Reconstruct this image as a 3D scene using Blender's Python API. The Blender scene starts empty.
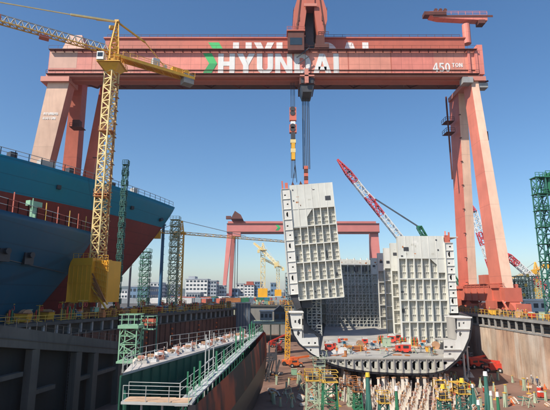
import bpy, bmesh, math, random
from mathutils import Vector, Matrix
R = math.radians
random.seed(7)
scn = bpy.context.scene
COL = scn.collection

# ------------------------------------------------------------------ measuring
CP, SP = math.cos(R(11.07)), math.sin(R(11.07))
CAMZ = 5.0
def at(px, py, Y):
    """surveyed position: bearing and elevation as seen from the viewpoint, at distance Y"""
    u = (px-275)/450.0; v = (py-205)/450.0
    t = Y/(CP+v*SP)
    return Vector((u*t, Y, CAMZ+(SP-v*CP)*t))

# ------------------------------------------------------------------ materials
def atz(px,py,z):
    u=(px-275)/450.0; v=(py-205)/450.0; t=(z-CAMZ)/(SP-v*CP)
    return Vector((u*t,(CP+v*SP)*t,z))

def mat(name, col, rough=.6, var=.12, scale=.35, streak=0., dirt=(.12,.08,.06), rust=0., metal=0., bump=0.15, rustcol=(.16,.06,.03), seam=0., seamh=0., stain=None, slo=.48, shi=.68, spec=.5, sw=.09):
    m = bpy.data.materials.new(name); m.use_nodes = True
    nt = m.node_tree; N = nt.nodes; L = nt.links
    bs = N['Principled BSDF']
    bs.inputs['Roughness'].default_value = rough
    bs.inputs['Metallic'].default_value = metal; bs.inputs['Specular IOR Level'].default_value = spec
    tc = N.new('ShaderNodeTexCoord')
    n1 = N.new('ShaderNodeTexNoise'); n1.inputs['Scale'].default_value = scale; n1.inputs['Detail'].default_value = 8
    n1.inputs['Roughness'].default_value = .65
    L.new(tc.outputs['Object'], n1.inputs['Vector'])
    mr = N.new('ShaderNodeMapRange'); mr.inputs['From Min'].default_value=.3; mr.inputs['From Max'].default_value=.7
    mr.inputs['To Min'].default_value=1-var; mr.inputs['To Max'].default_value=1+var
    L.new(n1.outputs['Fac'], mr.inputs['Value'])
    mul = N.new('ShaderNodeVectorMath'); mul.operation='SCALE'
    mul.inputs[0].default_value = col
    L.new(mr.outputs[0], mul.inputs['Scale'])
    cur = mul.outputs[0]
    n9 = N.new('ShaderNodeTexNoise'); n9.inputs['Scale'].default_value = scale*.22; n9.inputs['Detail'].default_value = 3
    L.new(tc.outputs['Object'], n9.inputs['Vector'])
    m9 = N.new('ShaderNodeMapRange'); m9.inputs['From Min'].default_value=.35; m9.inputs['From Max'].default_value=.65
    m9.inputs['To Min'].default_value=1-var*.9; m9.inputs['To Max'].default_value=1+var*.9
    L.new(n9.outputs['Fac'], m9.inputs['Value'])
    mu9 = N.new('ShaderNodeVectorMath'); mu9.operation='SCALE'; L.new(cur, mu9.inputs[0]); L.new(m9.outputs[0], mu9.inputs['Scale']); cur = mu9.outputs[0]
    def mix(cur, fac, c):
        mx = N.new('ShaderNodeMix'); mx.data_type='RGBA'
        L.new(cur, mx.inputs[6]); mx.inputs[7].default_value=(*c,1)
        L.new(fac, mx.inputs[0]); return mx.outputs[2]
    def thr(out, a, b, k):
        q = N.new('ShaderNodeMapRange'); q.inputs['From Min'].default_value=a; q.inputs['From Max'].default_value=b
        q.inputs['To Min'].default_value=0; q.inputs['To Max'].default_value=k
        L.new(out, q.inputs['Value']); return q.outputs[0]
    if streak > 0:
        mp = N.new('ShaderNodeMapping'); mp.inputs['Scale'].default_value=(1.1,1.1,.07)
        L.new(tc.outputs['Object'], mp.inputs['Vector'])
        n2 = N.new('ShaderNodeTexNoise'); n2.inputs['Scale'].default_value=1.0; n2.inputs['Detail'].default_value=7; n2.inputs['Roughness'].default_value=.7
        L.new(mp.outputs[0], n2.inputs['Vector'])
        cur = mix(cur, thr(n2.outputs['Fac'], .45, .75, streak), dirt)
    if stain is not None:
        mp = N.new('ShaderNodeMapping'); mp.inputs['Scale'].default_value=(.23,.23,.09); mp.inputs['Location'].default_value=(3,7,1)
        L.new(tc.outputs['Object'], mp.inputs['Vector'])
        n4 = N.new('ShaderNodeTexNoise'); n4.inputs['Scale'].default_value=1.0; n4.inputs['Detail'].default_value=5
        L.new(mp.outputs[0], n4.inputs['Vector'])
        cur = mix(cur, thr(n4.outputs['Fac'], slo, shi, .75), stain)
    if rust > 0:
        n3 = N.new('ShaderNodeTexNoise'); n3.inputs['Scale'].default_value=scale*4; n3.inputs['Detail'].default_value=9; n3.inputs['Roughness'].default_value=.7
        L.new(tc.outputs['Object'], n3.inputs['Vector'])
        cur = mix(cur, thr(n3.outputs['Fac'], .56, .7, rust), rustcol)
    if seam > 0 or seamh > 0:
        for ax, per in (('X', seam), ('Z', seamh)):
            if per <= 0: continue
            sx = N.new('ShaderNodeSeparateXYZ'); L.new(tc.outputs['Object'], sx.inputs[0])
            md = N.new('ShaderNodeMath'); md.operation='PINGPONG'; md.inputs[1].default_value=per/2
            L.new(sx.outputs[ax], md.inputs[0])
            cur = mix(cur, thr(md.outputs[0], sw, sw*.35, .4), tuple(c*.45 for c in col))
    L.new(cur, bs.inputs['Base Color'])
    if bump > 0:
        bp = N.new('ShaderNodeBump'); bp.inputs['Strength'].default_value=bump; bp.inputs['Distance'].default_value=.05
        nb = N.new('ShaderNodeTexNoise'); nb.inputs['Scale'].default_value=3.0; nb.inputs['Detail'].default_value=5
        L.new(tc.outputs['Object'], nb.inputs['Vector'])
        L.new(nb.outputs['Fac'], bp.inputs['Height']); L.new(bp.outputs[0], bs.inputs['Normal'])
    return m

MT = {}
def dm(key, *a, **k): MT[key] = mat(key, *a, **k)
dm('girder', (.72,.235,.18), .55, .12, .35, streak=.3, dirt=(.36,.12,.09), rust=.3, rustcol=(.36,.10,.07), seam=3.0, seamh=4.3, sw=.12)
dm('girder_red', (.50,.135,.085), .55, .10, .12, streak=.35, dirt=(.28,.10,.07), rust=.3, rustcol=(.22,.06,.04))
dm('girder_faded', (.58,.34,.26), .65, .12, .15, streak=.3, dirt=(.40,.22,.18))
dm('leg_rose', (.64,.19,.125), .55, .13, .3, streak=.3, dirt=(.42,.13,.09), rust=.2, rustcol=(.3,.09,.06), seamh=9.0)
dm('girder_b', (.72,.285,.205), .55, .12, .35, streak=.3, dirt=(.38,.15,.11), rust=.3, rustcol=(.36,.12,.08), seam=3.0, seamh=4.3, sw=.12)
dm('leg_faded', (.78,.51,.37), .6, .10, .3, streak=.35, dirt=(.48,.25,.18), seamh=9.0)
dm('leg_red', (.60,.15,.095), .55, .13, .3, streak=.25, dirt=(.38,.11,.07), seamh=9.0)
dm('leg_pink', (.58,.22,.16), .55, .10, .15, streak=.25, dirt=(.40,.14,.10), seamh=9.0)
dm('dark_rust', (.12,.035,.025), .7, .2, .5, streak=.3)
dm('pink_far', (.58,.19,.16), .6, .08, .1)
dm('rail_grey', (.42,.43,.41), .5, .15, .8)
dm('white_paint', (.80,.79,.76), .5, .06, .5, streak=.3, dirt=(.5,.42,.36))
dm('logo_green', (.06,.50,.14), .5, .06, .5)
dm('logo_dark_green', (.03,.33,.10), .5, .06, .5)
dm('crane_yellow', (.82,.43,.035), .5, .10, .4, streak=.35, dirt=(.35,.17,.04), rust=.25)
dm('crane_pale', (.80,.62,.28), .55, .10, .4, streak=.3, dirt=(.42,.25,.1), rust=.2)
dm('ballast_yellow', (.88,.42,.02), .5, .07, .3, streak=.2, dirt=(.45,.24,.04), rust=.15)
dm('orange_rust', (.42,.16,.05), .65, .25, .6, rust=.5)
dm('grey_steel', (.34,.34,.33), .5, .15, .6, streak=.3)
dm('pale_steel', (.55,.56,.53), .5, .12, .6, streak=.2)
dm('dark_steel', (.055,.055,.06), .5, .2, .8)
dm('puddle', (.07,.06,.055), .08, .2, .2, bump=0)
dm('cable', (.035,.037,.045), .5, .1, 1.)
dm('navy_hull', (.001,.07,.13), .45, .08, .05, streak=.12, dirt=(.01,.04,.05), seam=12., seamh=3.2, bump=.05, spec=.2, sw=.16, rust=.12)
dm('teal_hull', (.002,.20,.29), .45, .08, .05, streak=.12, dirt=(.02,.09,.11), seam=12., seamh=3.2, bump=.05, spec=.2, sw=.16, rust=.12)
dm('red_hull', (.23,.03,.02), .5, .12, .08, streak=.3, dirt=(.07,.02,.02), seamh=3.2, bump=.05, spec=.2, sw=.16, rust=.12)
dm('black_hull', (.02,.022,.028), .45, .2, .1, streak=.3, dirt=(.05,.03,.03))
dm('side_hull', (.022,.022,.026), .6, .3, .12, streak=.3, dirt=(.05,.03,.03), stain=(.45,.09,.04), slo=.50, shi=.60, rust=.6, rustcol=(.03,.022,.02), spec=.2)
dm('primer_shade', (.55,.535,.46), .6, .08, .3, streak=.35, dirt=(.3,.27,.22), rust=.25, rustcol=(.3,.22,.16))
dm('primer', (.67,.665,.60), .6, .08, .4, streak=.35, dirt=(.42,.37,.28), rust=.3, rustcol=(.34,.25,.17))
dm('primer_white', (.72,.705,.65), .6, .08, .5, streak=.3, dirt=(.45,.38,.3), rust=.3, rustcol=(.4,.28,.18))
dm('primer_grey', (.36,.345,.31), .6, .10, .3, streak=.0, rust=.3, rustcol=(.27,.2,.16), stain=(.5,.47,.42))
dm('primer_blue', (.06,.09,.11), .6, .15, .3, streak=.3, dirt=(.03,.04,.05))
dm('stained_wall_pale', (.53,.42,.32), .85, .25, .35, streak=.8, dirt=(.33,.15,.08), rust=.3, rustcol=(.36,.18,.1), stain=(.6,.55,.48), bump=.5)
dm('stained_wall_rust', (.48,.31,.21), .85, .25, .35, streak=.85, dirt=(.2,.11,.08), rust=.35, rustcol=(.30,.15,.08), stain=(.50,.40,.32), bump=.5)
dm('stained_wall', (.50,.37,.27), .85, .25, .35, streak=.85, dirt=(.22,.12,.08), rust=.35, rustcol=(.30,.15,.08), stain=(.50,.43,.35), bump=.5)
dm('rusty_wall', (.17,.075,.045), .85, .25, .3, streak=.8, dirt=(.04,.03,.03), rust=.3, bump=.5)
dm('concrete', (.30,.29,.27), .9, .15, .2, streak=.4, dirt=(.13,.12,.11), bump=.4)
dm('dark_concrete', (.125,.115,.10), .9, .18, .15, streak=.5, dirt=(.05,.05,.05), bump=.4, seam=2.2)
dm('shaded_concrete', (.032,.031,.03), .85, .2, .15, streak=.5, dirt=(.02,.02,.02), bump=.4)  # base colour darkened to stand in for shade in the bays, not damp
dm('asphalt', (.09,.085,.08), .9, .2, .05, stain=(.16,.13,.11), bump=.3)
dm('dock_floor', (.20,.112,.078), .85, .3, .12, rust=.55, rustcol=(.14,.075,.055), stain=(.28,.175,.13), bump=.5)
dm('timber', (.48,.27,.15), .8, .2, .9, rust=.2)
dm('block_white', (.76,.70,.60), .8, .15, .7, streak=.3, dirt=(.4,.26,.18))
dm('salmon_block', (.58,.27,.19), .8, .2, .7)
dm('lift_red', (.62,.06,.035), .4, .1, .6)
dm('lift_orange', (.70,.15,.04), .4, .1, .6)
dm('mid_green', (.03,.17,.085), .5, .15, .5, rust=.15)
dm('light_green', (.28,.50,.33), .55, .12, .5, rust=.2)
dm('pale_green', (.40,.47,.33), .6, .15, .5, rust=.3)
dm('teal_green', (.045,.16,.13), .55, .15, .5, rust=.15)
dm('hold_green', (.02,.10,.065), .5, .12, .2, streak=.4, dirt=(.01,.04,.035))
dm('blue_paint', (.04,.14,.26), .5, .15, .5)
dm('navy_panel', (.10,.135,.18), .6, .12, .5, streak=.3, seam=2.5)
dm('blue_net', (.16,.33,.38), .8, .2, .5)
dm('rail_yellow', (.66,.40,.06), .5, .12, .8, rust=.25)
dm('deck_plate', (.50,.46,.42), .7, .2, .4, rust=.35, rustcol=(.45,.25,.2))
dm('plank', (.60,.40,.26), .8, .2, .6)
dm('crane_red', (.62,.06,.07), .5, .1, .5)
dm('rubber', (.025,.025,.025), .8, .2, 1.)
dm('glass', (.03,.05,.07), .12, .1, 1., bump=0)
dm('office_white', (.70,.69,.66), .7, .06, .1, streak=.15, dirt=(.5,.48,.45))
dm('office_grey', (.36,.39,.42), .7, .08, .1)
dm('office_blue', (.16,.25,.36), .6, .08, .1)
dm('roof_red', (.35,.09,.06), .7, .12, .2)
dm('shed_grey', (.33,.36,.38), .7, .08, .1, seam=4.)
dm('hill', (.055,.075,.05), .95, .3, .01)
dm('skin', (.45,.26,.18), .6, .05, 2., bump=0)
dm('work_navy', (.04,.06,.11), .9, .15, 2.)
dm('work_grey', (.25,.27,.29), .9, .15, 2.)
dm('work_orange', (.65,.17,.04), .9, .15, 2.)
dm('boot', (.02,.018,.016), .7, .1, 2.)
dm('helmet_white', (.80,.80,.78), .35, .03, 2., bump=0)
dm('helmet_yellow', (.75,.52,.05), .35, .03, 2., bump=0)
dm('tarp_white', (.45,.44,.42), .7, .08, .8)
dm('tarp_blue', (.03,.20,.30), .7, .08, .8)

# ------------------------------------------------------------------ mesh builder
class MB:
    def __init__(s): s.v=[]; s.f=[]; s.m=[]
    def _add(s, vs, fs, m):
        o=len(s.v); s.v += [tuple(p) for p in vs]
        for f in fs: s.f.append(tuple(i+o for i in f)); s.m.append(m)
    def box(s, c, d, m=0, rz=0, ry=0):
        hx,hy,hz = d[0]/2,d[1]/2,d[2]/2
        M = Matrix.Rotation(rz,3,'Z') @ Matrix.Rotation(ry,3,'Y')
        c = Vector(c)
        vs=[c+M@Vector((x*hx,y*hy,z*hz)) for z in(-1,1) for y in(-1,1) for x in(-1,1)]
        s._add(vs, [(0,2,3,1),(4,5,7,6),(0,1,5,4),(2,6,7,3),(0,4,6,2),(1,3,7,5)], m)
    def b2(s, a, b, m=0):      # box from two corners
        s.box([(a[i]+b[i])/2 for i in range(3)], [abs(a[i]-b[i]) for i in range(3)], m)
    def bar(s, p, q, w, h=None, m=0, up=(0,0,1), w2=None, h2=None):
        p=Vector(p); q=Vector(q); h=w if h is None else h
        w2 = w if w2 is None else w2; h2 = h if h2 is None else h2
        d=(q-p); 
        if d.length<1e-6: return
        d.normalize(); up=Vector(up)
        if abs(d.dot(up))>.98: up=Vector((0,1,0)) if abs(d.y)<.9 else Vector((1,0,0))
        a=d.cross(up).normalized(); b=a.cross(d).normalized()
        vs=[]
        for c,ww,hh in((p,w,h),(q,w2,h2)):
            for i,j in((-1,-1),(1,-1),(1,1),(-1,1)): vs.append(c+a*(i*ww/2)+b*(j*hh/2))
        s._add(vs,[(0,1,2,3),(7,6,5,4),(0,4,5,1),(1,5,6,2),(2,6,7,3),(3,7,4,0)],m)
    def tube(s, p, q, r, n=8, r2=None, m=0):
        p=Vector(p); q=Vector(q); r2=r if r2 is None else r2
        d=(q-p).normalized(); up=Vector((0,0,1)) if abs(d.z)<.95 else Vector((1,0,0))
        a=d.cross(up).normalized(); b=a.cross(d).normalized()
        vs=[]
        for c,rr in((p,r),(q,r2)):
            for k in range(n):
                t=2*math.pi*k/n; vs.append(c+a*(rr*math.cos(t))+b*(rr*math.sin(t)))
        fs=[(k,(k+1)%n,n+(k+1)%n,n+k) for k in range(n)]+[tuple(range(n))[::-1],tuple(range(n,2*n))]
        s._add(vs,fs,m)
    def prism(s, pts, off, m=0):   # polygon extruded along off
        n=len(pts); off=Vector(off)
        vs=[Vector(p) for p in pts]+[Vector(p)+off for p in pts]
        fs=[tuple(range(n)),tuple(range(n,2*n))[::-1]]+[(k,n+k,n+(k+1)%n,(k+1)%n) for k in range(n)]
        s._add(vs,fs,m)
    def quad(s, pts, m=0): s._add(pts,[tuple(range(len(pts)))],m)
    def hexa(s, bot, top, m=0):
        """bot, top: 4 pts each"""
        s._add(list(bot)+list(top),[(3,2,1,0),(4,5,6,7),(0,1,5,4),(1,2,6,5),(2,3,7,6),(3,0,4,7)], m if not isinstance(m,(list,tuple)) else m[0])
        if isinstance(m,(list,tuple)):
            for i in range(6): s.m[-6+i]=m[i]
    def lattice(s, p, q, w, n, r, m=0, up=(0,0,1), w2=None, mf=None, rd=None, chords=4):
        p=Vector(p); q=Vector(q); w2=w if w2 is None else w2; rd=rd or r*.7
        d=(q-p).normalized(); up=Vector(up)
        if abs(d.dot(up))>.97: up=Vector((0,1,0))
        a=d.cross(up).normalized(); b=a.cross(d).normalized()
        cs = [(-1,-1),(1,-1),(1,1),(-1,1)] if chords==4 else [(-1,-1),(1,-1),(0,1)]
        def pt(k,c):
            t=k/n; ww=(w+(w2-w)*t)/2; return p+(q-p)*t+a*(c[0]*ww)+b*(c[1]*ww)
        nc=len(cs)
        for k in range(n):
            mm = m if mf is None else mf(k/n)
            for i in range(nc):
                c=cs[i]; e=cs[(i+1)%nc]
                s.bar(pt(k,c),pt(k+1,c),r,r,mm)
                s.bar(pt(k,c),pt(k,e),rd,rd,mm)
                if k%2: s.bar(pt(k,c),pt(k+1,e),rd,rd,mm)
                else:   s.bar(pt(k,e),pt(k+1,c),rd,rd,mm)
        for i in range(nc): s.bar(pt(n,cs[i]),pt(n,cs[(i+1)%nc]),rd,rd,m if mf is None else mf(.999))
    def cut(s): s.cuts=getattr(s,'cuts',[])+[(len(s.v),len(s.f))]
    def build_each(s, name, mats, parent=None, **k):
        cs=[(0,0)]+getattr(s,'cuts',[])+[(len(s.v),len(s.f))]; out=[]
        for (v0,f0),(v1,f1) in zip(cs,cs[1:]):
            if f1<=f0: continue
            q=MB(); q.v=s.v[v0:v1]; q.f=[tuple(i-v0 for i in f) for f in s.f[f0:f1]]; q.m=s.m[f0:f1]; out.append(q.build(name,mats,parent,**k))
        return out
    def build(s, name, mats, parent=None, org=None, label=None, smooth=False):
        if isinstance(mats,str): mats=[mats]
        o = ORG.get(parent.name if parent else None, Vector((0,0,0))) if org is None else Vector(org)
        me=bpy.data.meshes.new(name)
        me.from_pydata([tuple(Vector(v)-o) for v in s.v],[],s.f)
        for k in mats: me.materials.append(MT[k] if isinstance(k,str) else k)
        me.polygons.foreach_set('material_index', s.m)
        if smooth: me.polygons.foreach_set('use_smooth',[True]*len(s.f))
        me.update()
        bm=bmesh.new(); bm.from_mesh(me); bmesh.ops.recalc_face_normals(bm,faces=bm.faces); bm.to_mesh(me); bm.free()
        ob=bpy.data.objects.new(name,me); COL.objects.link(ob)
        if parent: ob.parent=parent; ORG[ob.name]=o
        else: ob.location=o; ORG[ob.name]=o
        if label: ob['label']=label
        return ob
ORG={}
def thing(name, label, cat, loc=(0,0,0), group=None):
    o=bpy.data.objects.new(name,None); COL.objects.link(o); o.location=loc
    o.empty_display_size=.5
    ORG[o.name]=Vector(loc); o['label']=label; o['category']=cat
    if group:o['group']=group
    return o
def tag(o,label,cat,group=None,kind=None):
    o['label']=label
    if cat:o['category']=cat
    if group:o['group']=group
    if kind:o['kind']=kind
    return o
def dup(o, loc=None, rz=0, label=None, parent=None, sc=None):
    c=o.copy(); COL.objects.link(c)
    if parent is not None: c.parent=parent
    for ch in [x for x in ALLCH(o)]: dup(ch, parent=c)
    if loc is not None: c.location=loc; c.rotation_euler=(0,0,rz)
    if sc: c.scale=sc
    if label: c['label']=label
    return c
def ALLCH(o): return [x for x in bpy.data.objects if x.parent==o]

# ------------------------------------------------------------------ lettering
def rect(x0,y0,x1,y1): return [(x0,y0),(x1,y0),(x1,y1),(x0,y1)]
def arc(cx,cy,rx,ry,ix,iy,a0,a1,n=10):
    out=[]
    for k in range(n):
        a=R(a0+(a1-a0)*k/n); b=R(a0+(a1-a0)*(k+1)/n)
        out.append([(cx+rx*math.cos(a),cy+ry*math.sin(a)),(cx+rx*math.cos(b),cy+ry*math.sin(b)),
                    (cx+ix*math.cos(b),cy+iy*math.sin(b)),(cx+ix*math.cos(a),cy+iy*math.sin(a))])
    return out
G={
'H':(.74,[rect(0,0,.24,1),rect(.50,0,.74,1),rect(.24,.40,.50,.61)]),
'Y':(.80,[rect(.28,0,.52,.42),[(0,1),(.28,.42),(.52,.42),(.27,1)],[(.8,1),(.53,1),(.40,.66),(.52,.42)]]),
'U':(.72,[rect(0,.33,.24,1),rect(.48,.33,.72,1)]+arc(.36,.33,.36,.33,.12,.13,180,360)),
'N':(.76,[rect(0,0,.23,1),rect(.53,0,.76,1),[(.23,1),(.23,.62),(.53,0),(.53,.38)]]),
'D':(.74,[rect(0,0,.24,1),rect(.24,.79,.34,1),rect(.24,0,.34,.21)]+arc(.34,.5,.40,.5,.16,.29,-90,90)),
'A':(.82,[[(0,0),(.25,0),(.50,1),(.29,1)],[(.57,0),(.82,0),(.53,1),(.41,.66)],rect(.24,.19,.60,.36)]),
'I':(.24,[rect(0,0,.24,1)]),
'4':(.66,[rect(.38,0,.56,1),rect(0,.20,.38,.36),rect(.56,.20,.66,.36),[(0,.36),(.17,.36),(.38,.82),(.38,1)]]),
'5':(.60,[rect(.05,.84,.56,1),rect(.05,.47,.22,.84)]+arc(.26,.32,.34,.32,.17,.17,-150,110,12)),
'0':(.60,arc(.3,.5,.3,.5,.13,.34,0,360,20)),
'T':(.62,[rect(.22,0,.40,.83),rect(0,.83,.62,1)]),
'O':(.70,arc(.35,.5,.35,.5,.18,.34,0,360,20)),
}
def word(b, text, x0, z0, y, h, m=0, gap=.09, wscale=1., dpt=.06, total=None):
    w = sum(G[c][0] for c in text)+gap*(len(text)-1)
    if total: wscale = total/(w*h)
    x=0
    for c in text:
        gw,ps=G[c]
        for p in ps:
            pts=[(x0+(x+a)*h*wscale, y, z0+b_*h) for a,b_ in p]
            b.prism(pts,(0,-dpt,0),m)
        x+=gw+gap

# ================================================================== SETTING
LX = lambda Y: -40.5+.357*(Y-81.6)           # left quay edge line
RX = 49.3
FLOOR=-12.0
DEND=196.0
def LE(Y): return LX(Y) if Y<160 else LX(160)
b=MB()
LP=[(LX(8),8),(LX(160),160),(LX(160),DEND)]
b.quad([(-4000,-300,0),(LX(8),-300,0),(LP[0][0],8,0),(LP[1][0],LP[1][1],0),(LP[2][0],DEND,0),(-4000,DEND,0)])
b.quad([(RX,-300,0),(4000,-300,0),(4000,DEND,0),(RX,DEND,0)])
b.quad([(-4000,DEND,0),(LP[2][0],DEND,0),(RX,DEND,0),(4000,DEND,0),(4000,5000,0),(-4000,5000,0)])
b.quad([(LX(8),-300,0),(RX,-300,0),(RX,8,0),(LX(8),8,0)])
o=b.build('ground','asphalt'); tag(o,'grey brown yard ground round the dry dock',None,kind='structure')
b=MB(); b.quad([(LX(8)-4,8,FLOOR),(RX+4,8,FLOOR),(RX+4,DEND+4,FLOOR),(LX(8)-4,DEND+4,FLOOR)])
o=b.build('dock_floor','dock_floor'); tag(o,'reddish brown dry dock floor',None,kind='structure')
# hills
b=MB()
def ridge(x0,x1,Y,h,seed,dep):
    rnd=random.Random(seed); n=60; rows=[]
    ph=[rnd.uniform(0,6) for _ in range(5)]
    for j in range(5):
        rr=[]
        for k in range(n+1):
            t=k/n; x=x0+(x1-x0)*t
            hh=h*(.45+.25*math.sin(3.1*t*2+ph[0])+.16*math.sin(7.3*t*2+ph[1])+.08*math.sin(17*t*2+ph[2])+.03*math.sin(43*t+ph[3]))
            hh*=math.sin(math.pi*t)**.5*[0,.7,1,.75,0][j]
            rr.append((x,Y+dep*(j-2)/2,max(hh,0)-.5))
        rows.append(rr)
    for j in range(4):
        for k in range(n): b.quad([rows[j][k],rows[j][k+1],rows[j+1][k+1],rows[j+1][k]])
ridge(-1900,1500,2700,95,3,500); ridge(200,2600,3000,90,5,500)
o=b.build('hills','hill',smooth=True); tag(o,'low wooded hills far beyond the yard',None,kind='structure')

# ---- right dock wall
root=thing('dock_wall','tall tan stained right wall of the dry dock with an open gallery along its top','dock wall',(RX,90,FLOOR))
b=MB()
y=8; WR=random.Random(8)
while y<DEND:
    d=2.6
    k_=WR.randrange(3); b.b2((RX-.02-WR.random()*.1,y,FLOOR-.2),(RX+.5,y+d-.2,-2.4),k_); b.b2((RX+.22,y+d-.2,FLOOR-.2),(RX+.5,y+d,-2.4),k_)
    y+=d
b.build('wall_face',['stained_wall','stained_wall_pale','stained_wall_rust'],root)
b=MB(); b.b2((RX-.18,8,-2.75),(RX+1.8,DEND,-2.403)); b.b2((RX-.3,8,-.55),(RX+1.6,DEND,-.02)); b.b2((RX+1.6,8,-2.4),(RX+1.9,DEND,-.02))
b.build('coping','concrete',root)
def posts(root, pts, mt, name='gallery_post', sz=(.34,.34)):
    for p in pts[:100]:
        q=MB(); q.box((p[0],p[1],-1.475),(sz[0],sz[1],1.84)); q.build(name,mt,root)
posts(root,[(RX+.05,y,0) for y in range(56,196,3)],'concrete')
b=MB(); b.tube((RX+1.0,8,-1.7),(RX+1.0,DEND,-1.7),.22,8); b.tube((RX+1.2,8,-1.0),(RX+1.2,DEND,-1.0),.14,8)
b.build('pipe','dark_steel',root)

# ---- left dock wall (runs obliquely)
hx,hy=.357,1.0; hl=math.hypot(hx,hy); HD=Vector((hx/hl,hy/hl,0)); HN=Vector((hy/hl,-hx/hl,0))   # along, outward into dock
angL=math.atan2(HD.y,HD.x)
def LW(s,out,z):   # s metres along the wall from the point at Y=81.6
    return Vector((-40.5,81.6,0))+HD*s+HN*out+Vector((0,0,z))
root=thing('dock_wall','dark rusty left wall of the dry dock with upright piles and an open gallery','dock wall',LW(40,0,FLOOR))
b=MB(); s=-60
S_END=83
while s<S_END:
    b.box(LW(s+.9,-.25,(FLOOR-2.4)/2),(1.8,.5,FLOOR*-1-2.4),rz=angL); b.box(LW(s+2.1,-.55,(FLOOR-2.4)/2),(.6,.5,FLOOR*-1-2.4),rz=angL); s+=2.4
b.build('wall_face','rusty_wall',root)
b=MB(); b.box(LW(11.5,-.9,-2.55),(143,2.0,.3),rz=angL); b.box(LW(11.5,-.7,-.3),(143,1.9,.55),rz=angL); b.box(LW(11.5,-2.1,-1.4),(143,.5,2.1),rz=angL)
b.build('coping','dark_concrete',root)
for s in range(-12,82,3):
    q=MB(); q.box(LW(s,-.2,-1.48),(.4,.4,1.82),rz=angL); q.build('gallery_post','grey_steel',root)
for s in (30,41,55,66):
    for k in range(5):
        q=MB(); q.tube(LW(s,.02,-4-k*1.25),LW(s,.35,-4-k*1.25),.24,8); q.build('marker_lamp','lift_orange',root)
root=thing('dock_wall','plain concrete wall closing the far end of the dry dock','dock wall',(10,DEND,FLOOR))
b=MB(); b.b2((LX(160)-1,DEND,FLOOR-.2),(RX+1,DEND+.6,-.02)); b.b2((LX(160)-.6,160,FLOOR),(LX(160),DEND,-.02),0)
b.build('wall_face','concrete',root)
b=MB(); b.b2((LX(160),DEND-.5,-.6),(RX-.3,DEND-.003,-.02)); b.build('coping','dark_concrete',root)

def rail(b,p,q,h=1.1,step=3.,r=.05,m=0,mid=True):
    p=Vector(p);q=Vector(q);L_=(q-p).length;n=max(1,int(L_/step))
    for k in range(n+1):
        a=p.lerp(q,k/n); b.bar(a,a+Vector((0,0,h)),r,r,m)
    b.bar(p+Vector((0,0,h)),q+Vector((0,0,h)),r,r,m)
    if mid: b.bar(p+Vector((0,0,h*.5)),q+Vector((0,0,h*.5)),r*.8,r*.8,m)

# ---- near left descending concrete ramp with bays
root=thing('concrete_ramp','shaded grey concrete ramp on piers descending along the near left side','ramp',(-27,62,FLOOR))
A0=at(-14,346,47.5); A1=at(124,354.5,76); T0=at(-14,323,47.5); T1=at(124,342.5,76)
b=MB()
dirn=(A1-A0); dirn.z=0; dirn.normalize(); nrm=Vector((dirn.y,-dirn.x,0))
def ext(p,k): return p+ (A0-A1)*k
A0e,T0e=A0+(A0-A1)*.25,T0+(T0-T1)*.25
w=-nrm*3.2
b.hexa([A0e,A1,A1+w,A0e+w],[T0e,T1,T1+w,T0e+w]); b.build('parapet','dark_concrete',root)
b=MB()
def gp(p,z): return Vector((p.x,p.y,z))
for k,(px,wd) in enumerate(((37,1.3),(80,1.3),(97,1.2),(-8,1.2),(121,1.))):
    t=(px+14)/138.; 
    # perspective-correct position along ramp
    lo,hi=0,1
    for _ in range(30):
        m=(lo+hi)/2; P=A0.lerp(A1,m); 
        zc=P.y*CP+(P.z-CAMZ)*SP; x=275+450*P.x/zc
        if x<px: lo=m
        else: hi=m
    P=A0.lerp(A1,lo)-nrm*.5
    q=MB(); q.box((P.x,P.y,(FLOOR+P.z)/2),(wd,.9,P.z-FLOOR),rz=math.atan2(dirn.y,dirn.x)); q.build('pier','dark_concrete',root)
Bb0,Bb1=A0e-nrm*1.6,A1-nrm*1.6
b.hexa([gp(Bb0,FLOOR),gp(Bb1,FLOOR),gp(Bb1-nrm,FLOOR),gp(Bb0-nrm,FLOOR)],[Bb0,Bb1,Bb1-nrm,Bb0-nrm])
b.build('back_wall','shaded_concrete',root)  # shade of the ramp bays is put into this wall's colour
b=MB()
for k,(h0,off) in enumerate(((.42,.06),)):
    b.bar(A0e.lerp(T0e,h0)+nrm*off,A1.lerp(T1,h0)+nrm*off,.1,.1)
rail(b,T0e-nrm*.4,T1-nrm*.4,1.05,1.7,.05)
for (t,dz) in ((.30,0),(.55,0)):
    P=A0.lerp(A1,t)-nrm*1.0
    for s_ in(-.22,.22): b.bar(P+dirn*s_,P+dirn*s_+Vector((0,0,-9)),.06,.06)
    for z in range(20): b.bar(P+dirn*-.22+Vector((0,0,-.3-z*.42)),P+dirn*.22+Vector((0,0,-.3-z*.42)),.05,.05)
b.build('pipework','dark_steel',root)
b=MB()
for (pA,pB,z) in ((-.1,.22,-5.2),(.27,.43,-6.0),(.60,.95,-4.6)):
    P=A0.lerp(A1,pA)-nrm*.75; Q=A0.lerp(A1,pB)-nrm*.75; b.bar(Vector((P.x,P.y,P.z+z+1)),Vector((Q.x,Q.y,P.z+z+1)),.7,.5)
b.build('ledge','dark_concrete',root)

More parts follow.
